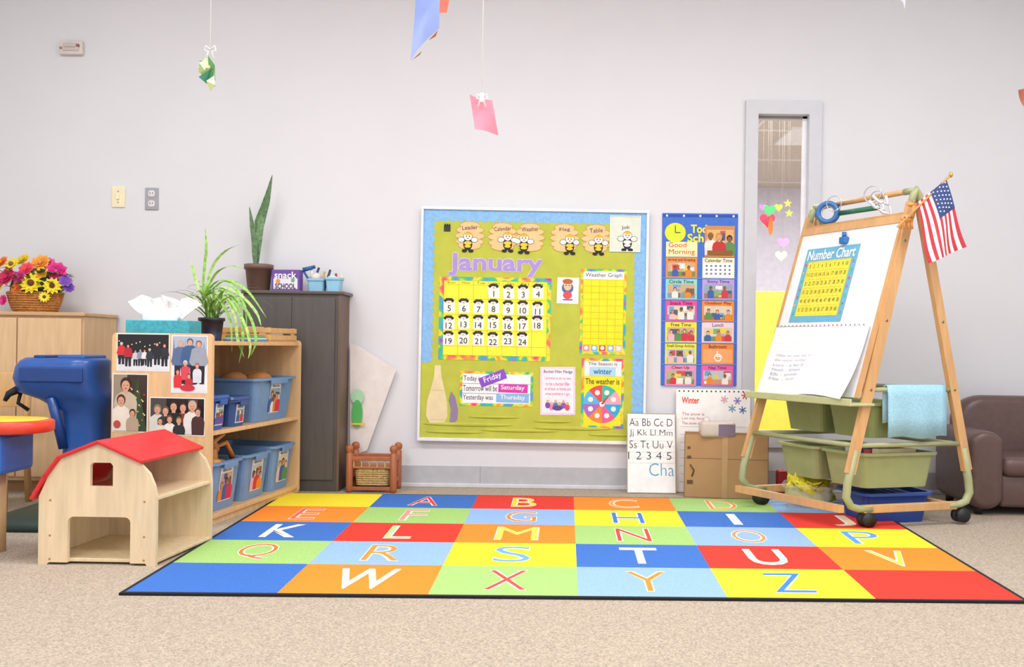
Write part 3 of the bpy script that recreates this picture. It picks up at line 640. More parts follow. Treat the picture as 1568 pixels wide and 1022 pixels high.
# spider plant
o=O('potted_spider_plant'); SC=SM@Vector((-.19,.34,ZS)) 
o.lathe([(.042,0),(.052,.09),(.058,.09),(.058,.105),(.05,.105),(.048,.095),(0,.09)],tuple(SC),mat('#232338',.4),20)
g1=mat('#8cbd55',.5,'leaf'); g2=mat('#a9d273',.5,'leaf'); g3=mat('#659a42',.5,'leaf')
r=random.Random(11); base=SC+Vector((0,0,.1))
def arc(base,az,el,L,w,m,droop=1.0,steps=9):
    pts=[];ws=[];p=Vector(base);e_=el
    for i in range(steps+1):
        pts.append(p.copy()); t=i/steps; ws.append(w*(.5+1.2*t if t<.4 else 1.0*(1-t)/.6+.02))
        dr=Vector((math.cos(az)*math.cos(e_),math.sin(az)*math.cos(e_),math.sin(e_))); p=p+dr*L/steps; e_-=droop*(.10+.32*t)
        if e_<-1.45: e_=-1.45
    pts=[Vector((q.x,q.y,max(q.z,.79) if q.x<-1.36 else q.z)) for q in pts]
    o.leaf(pts,ws,m,fold=.4)
for i in range(36): arc(base+Vector((r.uniform(-.02,.02),r.uniform(-.02,.02),0)),r.uniform(0,6.28),r.uniform(.7,1.45),r.uniform(.18,.32),.015,(g1,g2,g3)[i%3],r.uniform(.7,1.2))
yy=4.12
for pp in ([(310,455,0),(313,410,0),(316,380,0),(314,349,0)],[(312,455,0),(325,410,0),(345,385,0),(370,374,0)],[(314,455,0),(345,430,0),(378,445,0),(408,487,.0)],
    [(312,455,0),(335,440,0),(365,470,0),(372,520,0),(366,556,0)],[(312,455,0),(340,450,0),(372,490,0),(383,530,0),(380,550,0)],[(312,455,0),(330,452,0),(352,490,0),(355,540,0)],
    [(312,455,0),(300,430,0),(296,412,0),(292,402,0)],[(312,455,0),(330,420,0),(352,408,0),(372,412,0)],[(310,455,0),(335,430,0),(360,440,0),(375,470,0),(378,500,0)],
    [(312,455,0),(345,445,0),(380,480,0),(392,520,0),(384,545,0)],[(312,455,0),(340,440,0),(368,452,0),(392,478,0),(400,500,0)],[(312,455,0),(335,445,0),(358,480,0),(364,520,0),(374,548,0)]):
    pleaf(pp,[.008]+[.013]*(len(pp)-2)+[.001],yy,r.choice((g1,g2)),side=(1,.6,.4))
o.done(recalc=False)
o=O('wooden_tray_crate',SM@Matrix.Translation((-.17,.70,ZS))); cw=mat('#dcae74',.5,'woodx')
a,b=.16,.15
for z in (.008,.042,):
    for s_ in(-1,1): 
        o.box(-a,a,s_*b-.004,s_*b+.004,z,z+.024,cw,bev=.002); o.box(s_*a-.004,s_*a+.004,-b,b,z,z+.024,cw,bev=.002)
for sx in(-1,1):
    for sy in(-1,1): o.box(sx*(a-.012)-.008,sx*(a-.012)+.008,sy*(b-.012)-.008,sy*(b-.012)+.008,0,.068,cw)
o.box(-a,a,-b,b,.0,.008,cw)
for i,c in enumerate(('#e09a3a','#4a80b0','#c8b090','#5a9a60','#d8d0c0')): o.box(-.12+i*.05,-.085+i*.05,-.1,.1,.01,.05+.012*(i%3),P(c),bev=.004)
o.done()
o=O('stack_of_folders',SM@Matrix.Translation((-.12,.30,ZS)))
for i,(c,w) in enumerate((('#5a9ad0',.11),('#dfe3e6',.10),('#6ab06a',.09),('#e8a050',.08))): o.box(-w*.5+.02,w*.6+.04,.08,.08+.16,i*.009,i*.009+.008,P(c),bev=.002)
o.done()
# ------------------------------------------------------------ toy barn
A=G(58,865);B=G(238,868);C=G(325,829)
ax=(B-A).normalized(); dp=(C-B); dl=dp.length; dpn=dp.normalized()
o=O('wooden_toy_barn'); bm_=mat('#e8d1ac',.45,'wood'); rd=mat('#d8262c',.35)
wB=(B-A).length; MB=cols(ax,(0,0,1),-dpn,(A.x,A.y,0))
def notch(x0,x1,zt,r=.02):
    pts=[]
    for i in range(5): a=math.pi-math.pi/2*i/4; pts.append((x0+r+r*math.cos(a),zt-r+r*math.sin(a)))
    for i in range(5): a=math.pi/2-math.pi/2*i/4; pts.append((x1-r+r*math.cos(a),zt-r+r*math.sin(a)))
    return pts
up_=[(wB-.035,.008),(wB-.03,0),(wB,0),(wB,.235),(wB-.008,.275),(wB-.025,.315),(.345,.35),(.205,.415),(.075,.362),(.03,.3),(.0,.232)]
def bprof(x0,x1,z): return [(0.0,0),(.03,0),(.035,.008),(x0,.008)]+notch(x0,x1,z)+[(x1,.008)]+up_
win=[(.175,.27),(.253,.27),(.253,.34),(.245,.35),(.183,.35),(.175,.34)]
th=.014
o.plate(bprof(.1,.315,.165),[win],th,bm_,M=MB@Matrix.Translation((0,0,-th)))
o.plate([(0,0)]+up_[2:],[],th,bm_,M=MB@Matrix.Translation((0,0,-dl)))
def bb(x0,x1,d0,d1,z0,z1,m): o.box(x0,x1,z0,z1,-d1,-d0,m,M=MB,bev=.002)
bb(.0,wB,th,dl-th,.008,.02,bm_); bb(0,.012,th,dl-th,.02,.23,bm_)
bb(.012,wB-.004,th,dl-th,.222,.234,bm_)
def roofseg(a,b,t=.012,ov=.014):
    a=Vector(a);b=Vector(b);d=(b-a).normalized();n=Vector((-d.y,d.x)); a=a-d*.006;b=b+d*.006
    pts=[a,b,b+n*t,a+n*t]
    o.slab([(p.x,p.y) for p in pts],dl+2*ov,rd,M=MB@Matrix.Translation((0,0,-dl-ov)),bev=.003,seg=2,sm=False)
roofseg((-.012,.225),(.03,.3));roofseg((.03,.3),(.075,.362)); roofseg((.075,.362),(.205,.415)); roofseg((.205,.415),(.35,.352))
for x,z in((.04,.1),(.04,.02),(wB-.04,.1),(wB-.04,.02),(.04,.22),(wB-.04,.22)): o.cyl((x,z,-.001),(x,z,.001),.004,.004,mat('#b0905f'),8,M=MB)
o.done()
# ------------------------------------------------------------ wooden cabinet left
o=O('wooden_cabinet'); cm=mat('#dcb98c',.45,'wood'); cx1=W(180,485,4.9).x; cz=.885
o.box(-3.25,cx1-.01,4.57,4.91,.06,cz,cm); o.box(-3.25,cx1,4.55,4.915,cz,cz+.018,mat('#d3ab7c',.4,'woodx'),bev=.004); o.box(-3.23,cx1-.03,4.6,4.91,0,.06,mat('#a88459'))
xs=[-3.24,W(27,600,4.57).x,cx1-.015]
for a,b in zip(xs,xs[1:]): 
    o.box(a+.003,b-.003,4.555,4.57,.08,cz-.012,mat('#e2c094',.45,'wood'),bev=.003)
hm=mat('#b8b4ac',.3,metal=.8)
for x in (xs[1]-.05,xs[1]-.1): o.tube([(x,4.555,.58),(x,4.53,.58),(x,4.53,.48),(x,4.555,.48)],.005,hm,8)
o.done()
o=O('flower_basket'); p=W(54,478,4.73); c=Vector((p.x,4.73,cz+.018)); bk=mat('#b87a3c',.7,'wicker')
def ring(rx,ry,z,n=24): return [(c.x+rx*math.cos(2*math.pi*i/n),c.y+ry*math.sin(2*math.pi*i/n),c.z+z) for i in range(n)]
o.loft([ring(.10,.07,0),ring(.13,.085,.05),ring(.138,.09,.1),ring(.13,.085,.1),ring(.1,.07,.03)],bk)
for i in range(9): 
    t=i/8; o.tube(ring(.102+.036*t**.7,.072+.02*t**.7,.006+.095*t),.0068,bk,6,closed=True)
def flower(px,py,yd,r,kind,pc,cc):
    q=W(px,py,4.73+yd); rg=random.Random(int(px*7+py))
    n=Vector((q.x-c.x,-.35,q.z-c.z-.03)).normalized(); a=n.cross(Vector((0,0,1))).normalized(); b=n.cross(a); m=mat(pc,.6,amt=.15)
    layers=((12,1,.05),(10,.8,.35)) if kind=='d' else ((8,1,.1),(7,.75,.5),(6,.5,1.0),(4,.3,1.6))
    for np_,rs,lift in layers:
        off=rg.random()
        for i in range(np_):
            an=2*math.pi*(i+off)/np_; d=(a*math.cos(an)+b*math.sin(an)); sd=n.cross(d); R=r*rs; wd=R*(.22 if kind=='d' else .5)
            rise=n*R*lift*.6
            o.add([q+d*R*.1,q+d*R*.6+sd*wd+rise*.5,q+d*R+rise,q+d*R*.6-sd*wd+rise*.5,q+d*R*.6+rise*.3],[(0,1,4),(1,2,4),(2,3,4),(3,0,4)],m)
    if kind=='d': o.sph(q+n*r*.12,(r*.28,)*3,P(cc),10)
gl=mat('#5a7a35',.6,'leaf')
for i in range(40):
    a=random.uniform(0,6.28); q=c+Vector((math.cos(a)*.12,math.sin(a)*.06,random.uniform(.1,.2)))
    o.leaf([q,q+Vector((math.cos(a)*.05,math.sin(a)*.03-.02,.03)),q+Vector((math.cos(a)*.09,math.sin(a)*.05-.03,.02))],[.005,.03,.001],gl)
o.sph(c+Vector((0,0,.14)),(.13,.07,.09),mat('#4f6a30',.8,'leaf'),14,amp=.3)
for f in ((48,434,-.09,.06,'d','#f7dc22','#6a3a1a'),(80,438,-.08,.048,'d','#f3d824','#6a3a1a'),(18,405,-.04,.045,'d','#f2e03a','#8a5a2a'),(62,402,0,.05,'r','#f5a23c',''),(40,412,-.05,.042,'r','#e84a5e',''),
          (86,415,-.04,.055,'r','#d82a86',''),(10,424,-.07,.055,'r','#d42a60',''),(100,430,-.05,.035,'r','#8a5ac0',''),(25,442,-.08,.035,'r','#f0823c',''),(3,402,-.02,.04,'r','#f08a2a',''),(74,404,.02,.04,'r','#e85aa0',''),(30,425,-.08,.04,'r','#c8307a',''),(106,441,-.04,.028,'r','#7a4ab8',''),(64,418,-.07,.035,'r','#f2b53a',''),(-4,440,-.05,.045,'r','#f0e040',''),(5,460,-.06,.03,'r','#e03a8a',''),(68,455,-.09,.03,'d','#f6e23a','#6a4a1a'),(35,398,.02,.04,'r','#e8c83a','')):
    flower(*f)
o.done()
# ------------------------------------------------------------ activity table, chair, toy stand
o=O('activity_table')
TY,TD=3.22,.26
def rg(w,d,z,r): return [(a-2.405,b+TY,z) for a,b in rr(w,d,r,6)]
o.loft([rg(1.28,TD-.02,.44,.11),rg(1.3,TD,.446,.12),rg(1.3,TD,.478,.12),rg(1.28,TD-.02,.484,.11)],mat('#e0452f',.35))
o.loft([rg(1.27,TD-.03,.4842,.11),rg(1.26,TD-.04,.4865,.11)],mat('#f5c81e',.35))
o.box(-3.0,-1.86,TY-.1,TY+.1,.30,.44,mat('#2a63b5',.4),bev=.015)
lw=mat('#dcb98c',.5,'wood')
for x in(-2.95,-1.97):
    for y in (TY-.06,TY+.06): o.cyl((x,y,.31),(x-.0,y+.02,0),.028,.02,lw,14)
o.done()
o=O('child_chair',Matrix.Translation((-2.56,4.08,0))@Matrix.Rotation(math.radians(14),4,'Z')); cw2=mat('#d8ac74',.4,'wood')
for sx in(-.17,.17):
    o.tube([(sx,-.15,0),(sx,-.15,.22),(sx,-.13,.27),(sx,0,.285),(sx,.15,.29)],.015,cw2,8)
    o.tube([(sx,.2,0),(sx,.15,.3),(sx,.17,.55),(sx*.9,.19,.6)],.015,cw2,8)
o.box(-.18,.18,-.17,.16,.285,.3,mat('#e0b981',.4,'woodx'),bev=.006)
o.slab([(a,b+.53) for a,b in rr(.34,.16,.05)],.012,cw2,M=cols((1,0,0),(0,0,1),(0,-1,0),(0,.175,0)),bev=.003)
o.done()
o=O('plastic_toy_stand'); bp=mat('#27559f',.3); bpd=mat('#1a4185',.3)
p=W(98,575,4.0); X=p.x
def sec(x,y,z,w,d,tilt=0): 
    return [(x+a*math.cos(tilt),y+b,z+a*math.sin(tilt)) for a,b in rr(w,d,min(w,d)*.35,5)]
o.loft([sec(X+.10,4.03,.03,.22,.26),sec(X+.10,4.03,.2,.18,.22),sec(X+.10,4.03,.36,.17,.2),sec(X+.09,4.03,.46,.2,.2),sec(X+.06,4.02,.51,.3,.23),sec(X+.01,4.01,.54,.36,.26),sec(X-.005,4,.60,.365,.27),sec(X,4,.65,.355,.265),sec(X+.01,4,.675,.34,.25),sec(X+.015,4,.688,.31,.22)],bp)
o.box(X-.12,X+.15,3.862,3.875,.585,.65,bpd,bev=.006); o.box(X-.08,X-.03,3.90,4.1,.685,.70,bpd,bev=.006); o.box(X+.02,X+.14,3.90,4.1,.68,.702,bp,bev=.01)
o.tube([(X-.15,3.95,.56),(X-.2,3.93,.53),(X-.21,3.92,.50)],[.02,.014,.008],BLACK,10); o.tube([(X-.16,3.95,.535),(X-.17,3.95,.49),(X-.13,3.96,.46)],.008,BLACK,8)
o.tube([(X+.0,3.9,.52),(X+.02,3.92,.4),(X+.04,3.93,.3)],.02,bpd,10)
o.loft([sec(X+.03,3.93,0,.40,.62),sec(X+.03,3.93,.03,.39,.6),sec(X+.05,3.95,.05,.32,.5)],mat('#233a30',.5))
o.done()
# ------------------------------------------------------------ easel
P0=Vector((1.307,4.55,0));P1=Vector((1.59,4.0,0)); ev=Vector((.957,.29,0)); ah=(P1-P0); WE=ah.length; ah=ah.normalized()
ME=cols(ah,ev,(0,0,1),P0)
o=O('teaching_easel',ME); ew=mat('#d4a671',.45,'wood'); eg=mat('#a6ab80',.4)
q0=[-.37,-.32]
for i,s_ in enumerate((0,WE)):
    qf=q0[i]; qb=.31
    def fz(z): return qf*(1.47-z)/(1.47-.19)
    def bz(z): return .02+(qb-.02)*(1.47-z)/(1.47-.19)
    for f_ in (fz,bz):
        a=Vector((s_,f_(1.42),1.42)); b=Vector((s_,f_(.24),.24)); d=(b-a).normalized()
        sd=Vector((1,0,0)); n_=d.cross(sd)
        vs=[pp+sd*x*.011+n_*y*.02 for pp in (a,b) for x,y in((-1,-1),(1,-1),(1,1),(-1,1))]
        o.add(vs,[(0,1,2,3),(4,5,6,7),(0,1,5,4),(1,2,6,5),(2,3,7,6),(3,0,4,7)],ew)
        for zz in (.9,.6,1.25): o.cyl((s_-.013,f_(zz),zz),(s_+.013,f_(zz),zz),.006,.006,mat('#8a8a80',.3,metal=.8),8)
    o.tube([(s_,fz(1.40),1.40),(s_,fz(1.46),1.455),(s_,.01,1.478),(s_,bz(1.45),1.455),(s_,bz(1.38),1.38)],.0155,eg,10)
    o.tube([(s_,fz(.34),.34),(s_,fz(.20),.20),(s_,qf-.004,.14),(s_,qf+.02,.10),(s_,qf+.06,.088),(s_,qf+.12,.085)],.0165,eg,10)
    o.tube([(s_,bz(.34),.34),(s_,bz(.20),.20),(s_,qb+.006,.14),(s_,qb-.015,.10),(s_,qb-.05,.088),(s_,qb-.11,.085)],.0165,eg,10)
    o.box(s_-.012,s_+.012,qf+.08,qb-.07,.068,.103,ew,bev=.003)
    o.tube([(s_,fz(.60),.60),(s_,bz(.60),.60)],.011,eg,8); o.tube([(s_,fz(.36),.36),(s_,bz(.36),.36)],.011,eg,8)
    for q in (qf+.09,qb-.05):
        rm=mat('#222226',.5); o.cyl((s_,q,.07),(s_,q,.09),.01,.01,rm,8)
        for xx in(-.013,.013): o.cyl((s_+xx-.009,q+.01,.041),(s_+xx+.009,q+.01,.041),.032,.032,rm,20)
        o.box(s_-.006,s_+.006,q-.015,q+.025,.03,.075,rm,bev=.004)
def fq(z,s): 
    qf=q0[0]+(q0[1]-q0[0])*s/WE; return qf*(1.47-z)/(1.28)
o.tube([(0,.01,1.475),(WE,.01,1.475)],.013,ew,10); o.tube([(0,.01,1.475),(.06,.01,1.475)],.0155,eg,10);o.tube([(WE-.06,.01,1.475),(WE,.01,1.475)],.0155,eg,10)
for z,h_,m_ in ((1.355,.022,ew),(.09,.016,ew)):
    pz=z
    a=[(0,fq(pz,0)-.012,pz-h_),(0,fq(pz,0)+.012,pz-h_),(0,fq(pz,0)+.012,pz+h_),(0,fq(pz,0)-.012,pz+h_)]
    b=[(WE,fq(pz,WE)-.012,pz-h_),(WE,fq(pz,WE)+.012,pz-h_),(WE,fq(pz,WE)+.012,pz+h_),(WE,fq(pz,WE)-.012,pz+h_)]
    o.loft([a,b],m_,sm=False)
o.box(0,WE,.20,.225,.07,.1,ew,bev=.003)
for z in (.60,.36): 
    o.tube([(0,.195 if z==.6 else .23,z),(WE,.195 if z==.6 else .23,z)],.011,eg,8); o.tube([(0,fq(z,0),z),(WE,fq(z,WE),z)],.011,eg,8)
zt_=.53; fa=fq(zt_,0); o.box(-.04,WE+.03,fa-.06,fa+.06,zt_,zt_+.012,mat('#bcc291',.4),bev=.004); o.box(-.04,WE+.03,fa-.064,fa-.054,zt_,zt_+.032,mat('#bcc291',.4),bev=.004)
def Lp(s,z): 
    a=Vector((0,q0[0]*(1.47-z)/1.28,z)); b=Vector((WE,q0[1]*(1.47-z)/1.28,z)); return a*(1-s)+b*s
tl=Lp(0,1.335);tr=Lp(1,1.335);bl_=Lp(0,.56); br_=Lp(1,.56)
xv=(tr-tl);yv=(tl-bl_); nn=xv.cross(yv).normalized()
MBd=cols(xv,yv,nn,tl+nn*.022)
fl=Flat(o,MBd,-.222,-6.957,.0084375,.0092,ls=.0015)
wb=mat('#eeeef2',.35)
o.slab([(0.015,0),(.985,0),(.985,-1),(.015,-1)],.016,wb,M=cols(xv,yv,nn,tl+nn*.005))
for a,b in ((0,.02),(.98,1.0)): o.slab([(a,0.0),(b,0.0),(b,-1),(a,-1)],.02,ew,M=cols(xv,yv,nn,tl+nn*.004))
o.slab([(0,.03),(1.0,.03),(1.0,-.015),(0,-.015)],.022,ew,M=cols(xv,yv,nn,tl+nn*.004))
cyb=mat('#6bb2d0',.5); fl.rect(14,5,78,55,cyb,1); fl.rect(20,14,72,51,mat('#f4e548',.5),1.6)
fl.text('Number Chart',46,9.6,WHITE,2,w=58,h=7,bold=.02)
for i in range(60): 
    fl.text(str(i+1),23.5+(i%10)*5,17.2+(i//10)*5.9,P('#4a4a30'),2.2,w=2.6 if i>8 else (.6 if i==0 else 1.3),h=2.6)
for i in range(11): fl.rect(21+i*5-.1,14.5,21+i*5+.1,50,P('#cfc040'),2)
for i in range(7): fl.rect(21,14.5+i*5.9-.08,71,14.5+i*5.9+.08,P('#cfc040'),2)
for i in range(7): fl.disc(17,16+i*5.5,1,P(('#e05a4a','#e8c83a','#5ac07a','#c86ab0')[i%4]),2,.9);fl.disc(75,16+i*5.5,1,P(('#c86ab0','#5ac07a','#e05a4a')[i%3]),2,.9)
vs=[];fs=[];n=14;mh=12; PT=.60
for i in range(mh+1):
    for j in range(n+1):
        u=j/n;v=i/mh
        x=.015+.95*u; y=-(PT+(1.02-PT)*v)-(.012*math.sin(u*7)*v); z=.008+.05*v*v*(.3+.7*u)+.004*math.sin(u*9+v*4)*v
        vs.append(tl+xv*x+yv*y+nn*z+nn*.022)
for i in range(mh):
    for j in range(n): a=i*(n+1)+j; fs.append((a,a+1,a+n+2,a+n+1))
pm=mat('#f7f6f4',.6); o.add(vs,fs,pm,True); o.add([v+nn*.006+Vector((.004,0,-.004)) for v in vs],fs,pm,True)
f0=Flat(o,MBd,0,0,.01,.01,ls=.0015)
for i in range(22): f0.disc(4+i*4.2,PT*100-.2,.7,P('#8a8a92'),11,.5)
o.tube([tl+xv*.02-yv*PT+nn*.03,tl+xv*.96-yv*PT+nn*.03],.004,WHITE,6)
def padp(x,y,off=.009):
    u=(x/100-.015)/.95; v=(y/100-PT)/(1.02-PT)
    z=.008+.05*v*v*(.3+.7*u)+.004*math.sin(u*9+v*4)*v
    return tl+xv*(x/100)-yv*(y/100+.012*math.sin(u*7)*v)+nn*(z+.022+off)
def padt(t,cx,cy,w,h,m):
    tv,tf,_a=tmesh(t,0); o.add([padp(cx+a*w,cy-b*h) for a,b in tv],tf,m)
for i,t in enumerate(('What do you see in','the snow today','Luca - a bird','Noah - trees','Ella - snow','Mia - ice')):
    w_=20+len(t); padt(t,12+w_/2,78+i*2.8,w_,1.7,P('#a9b1d6'))
for i in range(6):
    y=63+i*2.4; pts=[padp(6+84*q/10,y+dd,.0085) for q in range(11) for dd in (0,.14)]
    o.add(pts,[(2*q,2*q+1,2*q+3,2*q+2) for q in range(10)],P('#dfe4f2'))
cp=tl+xv*.50-yv*.09+nn*.03; o.box(-.018,.018,-.015,.015,-.01,.022,mat('#2d72b8',.4),M=Matrix.Translation(cp),bev=.005); o.tube([cp+Vector((0,0,.02)),cp+Vector((0,0,.045))],.01,mat('#2d72b8',.4),8)
o.done()
def torus(o,c,R,r,ax1,ax2,m,n=28,k=8): o.tube([Vector(c)+Vector(ax1)*R*math.cos(2*math.pi*i/n)+Vector(ax2)*R*math.sin(2*math.pi*i/n) for i in range(n)],r,m,k,closed=True)
o=O('tape_roll'); c=W(1268,326,4.42); dv=Vector((.85,-.5,0))
for w_ in(-.012,-.004,.004,.012): torus(o,c+Vector((-.5,-.85,0))*w_,.045,.012,dv,(0,0,1),mat('#3d74b4',.3)) 
torus(o,c,.033,.006,dv,(0,0,1),mat('#d0d4da')); o.done()
o=O('binder_rings'); sm_=mat('#c4c6cc',.25,metal=.9)
for px,py,R in ((1277,312,.035),(1336,298,.038),(1343,303,.03)): torus(o,W(px,py,4.3 if px<1300 else 4.16),R,.0025,(.8,-.6,0),(0,0,1),sm_,24,6)
o.done()
o=O('marker_and_clips'); a=W(1286,327,4.38);b=W(1345,318,4.17); o.cyl(a,b,.012,.012,mat('#2f7a5a',.4),12)
for px,py in ((1340,318),(1352,326),(1346,310)): c=W(px,py,4.12); o.tube([c+Vector((-.03,0,.03)),c,c+Vector((.04,0,-.01)),c+Vector((.03,0,.03))],.007,mat('#d8d8dc',.3),8)
o.done()
o=O('giraffe_clip_toy'); c=W(1388,335,3.92); om=mat('#e39a4e',.5); o.M=Matrix.Translation(c)
o.sph((0,0,.0),(.028,.014,.018),om,12); o.tube([(.02,0,.005),(.03,0,.03),(.028,0,.055)],[.012,.009,.009],om,8); o.sph((.02,0,.06),(.02,.01,.01),om,10); o.cyl((.03,0,.065),(.032,0,.08),.002,.002,om,6)
for x in(-.02,-.008,.008,.02): o.tube([(x,0,-.005),(x*1.3,0,-.045)],.005,om,6)
for x in(-.012,.004,.014): o.sph((x,-.012,.003),(.004,.003,.004),P('#8a4a20'),8)
o.done()
o=O('american_flag'); Yf=3.88
a=W(1374,348,Yf);b=W(1456,268,Yf); o.cyl(a,b,.0045,.0045,mat('#c79a62',.5,'wood'),8); o.sph(b,(.009,.009,.012),mat('#d8b040',.3,metal=.7),10)
p0=W(1403,312,Yf);p1=W(1449,274,Yf);f0_=W(1424,404,Yf);f1=W(1480,379,Yf)
def fp(u,v,off=0): 
    q=(p0*(1-v)+p1*v)*(1-u)+(f0_*(1-v)+f1*v)*u
    return q+Vector((.006*math.sin(u*5),.022*math.sin(v*7+u*3)*(.2+u)+off,0))
fr_=mat('#c23a48',.7);fw=mat('#eee9ea',.7);fb=mat('#34497f',.7)
for j in range(13):
    NU=14
    vs=[fp(i/NU,(j+d)/13) for i in range(NU+1) for d in(0,1)]
    o.add(vs,[(2*i,2*i+1,2*i+3,2*i+2) for i in range(NU)],fr_ if j%2==0 else fw,True)
vs=[fp(i/6*.42,6/13+7/13*j/6,-.002) for i in range(7) for j in range(7)]
o.add(vs,[(i*7+j,i*7+j+1,(i+1)*7+j+1,(i+1)*7+j) for i in range(6) for j in range(6)],fb,True)
for i in range(6):
    for j in range(5):
        u=.03+.36*(i+.5*(j%2))/6;v=6/13+7/13*(j+.6)/5.3; q=fp(u,v,-.004)
        o.add([q+Vector((.0045*math.sin(t)*(1 if k%2==0 else .5),0,.0045*math.cos(t)*(1 if k%2==0 else .5))) for k,t in enumerate([math.pi*k/5 for k in range(10)])],[tuple(range(10))],WHITE)
o.done(recalc=False)
tg=mat('#8b9660',.35); tg2=mat('#a0a873',.35)
def etub(s0,s1,z,h,m,q0_=-.2,q1_=.18,nm='storage_tub'):
    o=O(nm,ME); o.tub((s0+s1)/2,(q0_+q1_)/2,z,s1-s0,q1_-q0_,h,m,.88,.016,cr=.03); return o.done()
etub(.02,.30,.385,.155,tg,-.20,.15);etub(.315,.595,.385,.155,tg,-.20,.15)
etub(.02,.30,.165,.155,tg2,-.22,.19);etub(.315,.595,.165,.155,tg2,-.22,.19)
o=O('books_in_tub',ME)
for i,(c,x) in enumerate((('#e8e4dc',.35),('#6a7ab0',.41),('#d0505a',.46),('#e8d8a8',.51))): o.box(x,x+.035,-.10,.10,.175,.325+.008*(i%2),P(c),bev=.003)
o.done()
o=O('blue_towel',ME); tw_=mat('#9fcfe4',.9,scale=120,amt=.10,bump=.4); vs=[];fs=[];NU=12;prof=[(.02,-.17),(.02,-.1),(.018,-.02),(.012,.014),(0,.018),(-.012,.012),(-.016,-.05),(-.014,-.12)]
for i,(dx,dz) in enumerate(prof):
    for j in range(NU+1):
        q=-.135+.30*j/NU; vs.append((WE+dx+.006*math.sin(j*1.1)*abs(dz)*6,q,.60+dz*1.22+(.006*math.sin(j*.7) if i in(0,7) else 0)))
for i in range(len(prof)-1):
    for j in range(NU): a=i*(NU+1)+j; fs.append((a,a+1,a+NU+2,a+NU+1))
o.add(vs,fs,tw_,True); ob=o.done(); md=ob.modifiers.new('s','SOLIDIFY'); md.thickness=.004
o=O('blue_storage_bin'); c=G(1368,806); o.M=Matrix.Translation((c.x+.02,c.y+.17,0.001))@Matrix.Rotation(math.radians(14),4,'Z'); bb_=mat('#27499a',.35)
o.tub(0,0,0,.37,.26,.135,bb_,.88,.02,cr=.03)
for i in range(6): o.box(-.15+i*.05,-.115+i*.05,-.1,.1,.03,.12,P(('#3a4a80','#4a5a90')[i%2]),bev=.008)
o.done()
o=O('clear_bin_with_mesh_bag'); c=G(1248,785); o.M=Matrix.Translation((c.x+.0,c.y+.1,0.001))@Matrix.Rotation(math.radians(-20),4,'Z')
o.tub(0,0,0,.25,.2,.12,mat('#d9dde0',.15,'clear'),.88,.012,cr=.025); ym=mat('#f0e13a',.6,scale=80,amt=.25,bump=.5)
o.sph((0,0,.085),(.105,.08,.075),ym,24,amp=.55,seed=2); o.sph((-.05,-.02,.13),(.05,.05,.07),ym,18,amp=.6,seed=6)
for i in range(6): o.tube([(random.uniform(-.08,.08),-.06,.1),(random.uniform(-.09,.09),-.085,.14),(random.uniform(-.1,.1),-.09,.1)],.006,ym,6)
o.sph((0,.02,.05),(.09,.07,.04),P('#c8b090'),12,amp=.4); o.done()
o=O('red_toy_block'); c=G(1212,772); o.M=Matrix.Translation((c.x-.0,c.y+.2,0)); o.box(-.025,.025,-.03,.03,0,.14,mat('#c03038',.4),bev=.008); o.box(-.027,.027,-.032,.032,.05,.06,mat('#e8e0d8',.4)); o.done()
# ------------------------------------------------------------ armchair
o=O('child_leather_armchair'); br=mat('#5f4844',.38,scale=30,amt=.08,bump=.15); ax_=2.37; ay=4.5
o.M=Matrix.Translation((ax_,ay,0))@Matrix.Rotation(math.radians(-3),4,'Z')@Matrix.Diagonal((1.15,1.1,.97,1))
o.box(-.2,.2,-.2,.16,.04,.2,br,bev=.02,seg=3); o.box(-.195,.195,-.225,.12,.19,.285,br,bev=.035,seg=5)
prf=[(a,b) for a,b in rr(.50,.50,.13,8)]
o.slab([(a,b+.31) for a,b in prf],.13,br,M=cols((1,0,0),(0,0,1),(0,-1,0),(0,.24,0))@Matrix.Rotation(-.06,4,'X'),bev=.045,seg=5)
for sx in(-1,1):
    pr=[(a,b+.21) for a,b in rr(.14,.38,.068,8)]
    o.slab([(a+sx*.258,b+.01) for a,b in pr],.42,br,M=cols((1,0,0),(0,0,1),(0,-1,0),(0,.2,0)),bev=.03,seg=5)
for x in(-.27,.27):
    for y in(-.16,.16): o.cyl((x,y,.0),(x,y,.05),.016,.02,mat('#2a1c18',.4),10)
o.done()
# ------------------------------------------------------------ hanging papers
def hang(name,quad,y,cols_,topx,topy,bow=None):
    o=O(name); m=mat(cols_[0],.6,amt=.04)
    pts=[W(a,b,y+d) for a,b,d in quad]; n=6; vs=[];fs=[]
    for i in range(n+1):
        for j in range(n+1):
            u=i/n;v=j/n; q=(pts[0]*(1-u)+pts[1]*u)*(1-v)+(pts[3]*(1-u)+pts[2]*u)*v; vs.append(q+Vector((0,.012*math.sin(u*4+v*3),0)))
    for i in range(n):
        for j in range(n): a=i*(n+1)+j; fs.append((a,a+1,a+n+2,a+n+1))
    o.add(vs,fs,m,True)
    t=W(topx,topy,y); o.tube([t,(t.x,t.y,ZC)],.0015,mat('#fafafc',.5),6)
    if bow: 
        for dx in(-1,1): o.tube([t,t+Vector((dx*.014,0,.012)),t+Vector((dx*.018,0,-.002)),t+Vector((dx*.006,0,-.006)),t+Vector((dx*.012,0,-.028))],.0022,mat('#fafafa',.5),6)
    return o
o=hang('hanging_pink_paper',[(719,145,0),(754,155,.02),(763,207,.03),(727,198,.0)],2.9,['#f78fa4'],738,150,True)
p=W(738,151,2.885); o.box(-.006,.006,-.004,.004,-.012,.018,mat('#e8e8ea',.4),M=Matrix.Translation(p),bev=.002)
o.done()
o=hang('hanging_blue_paper',[(638,-30,0),(676,-28,.03),(672,42,.0),(628,93,.0)],2.4,['#93a5e2'],656,-28)
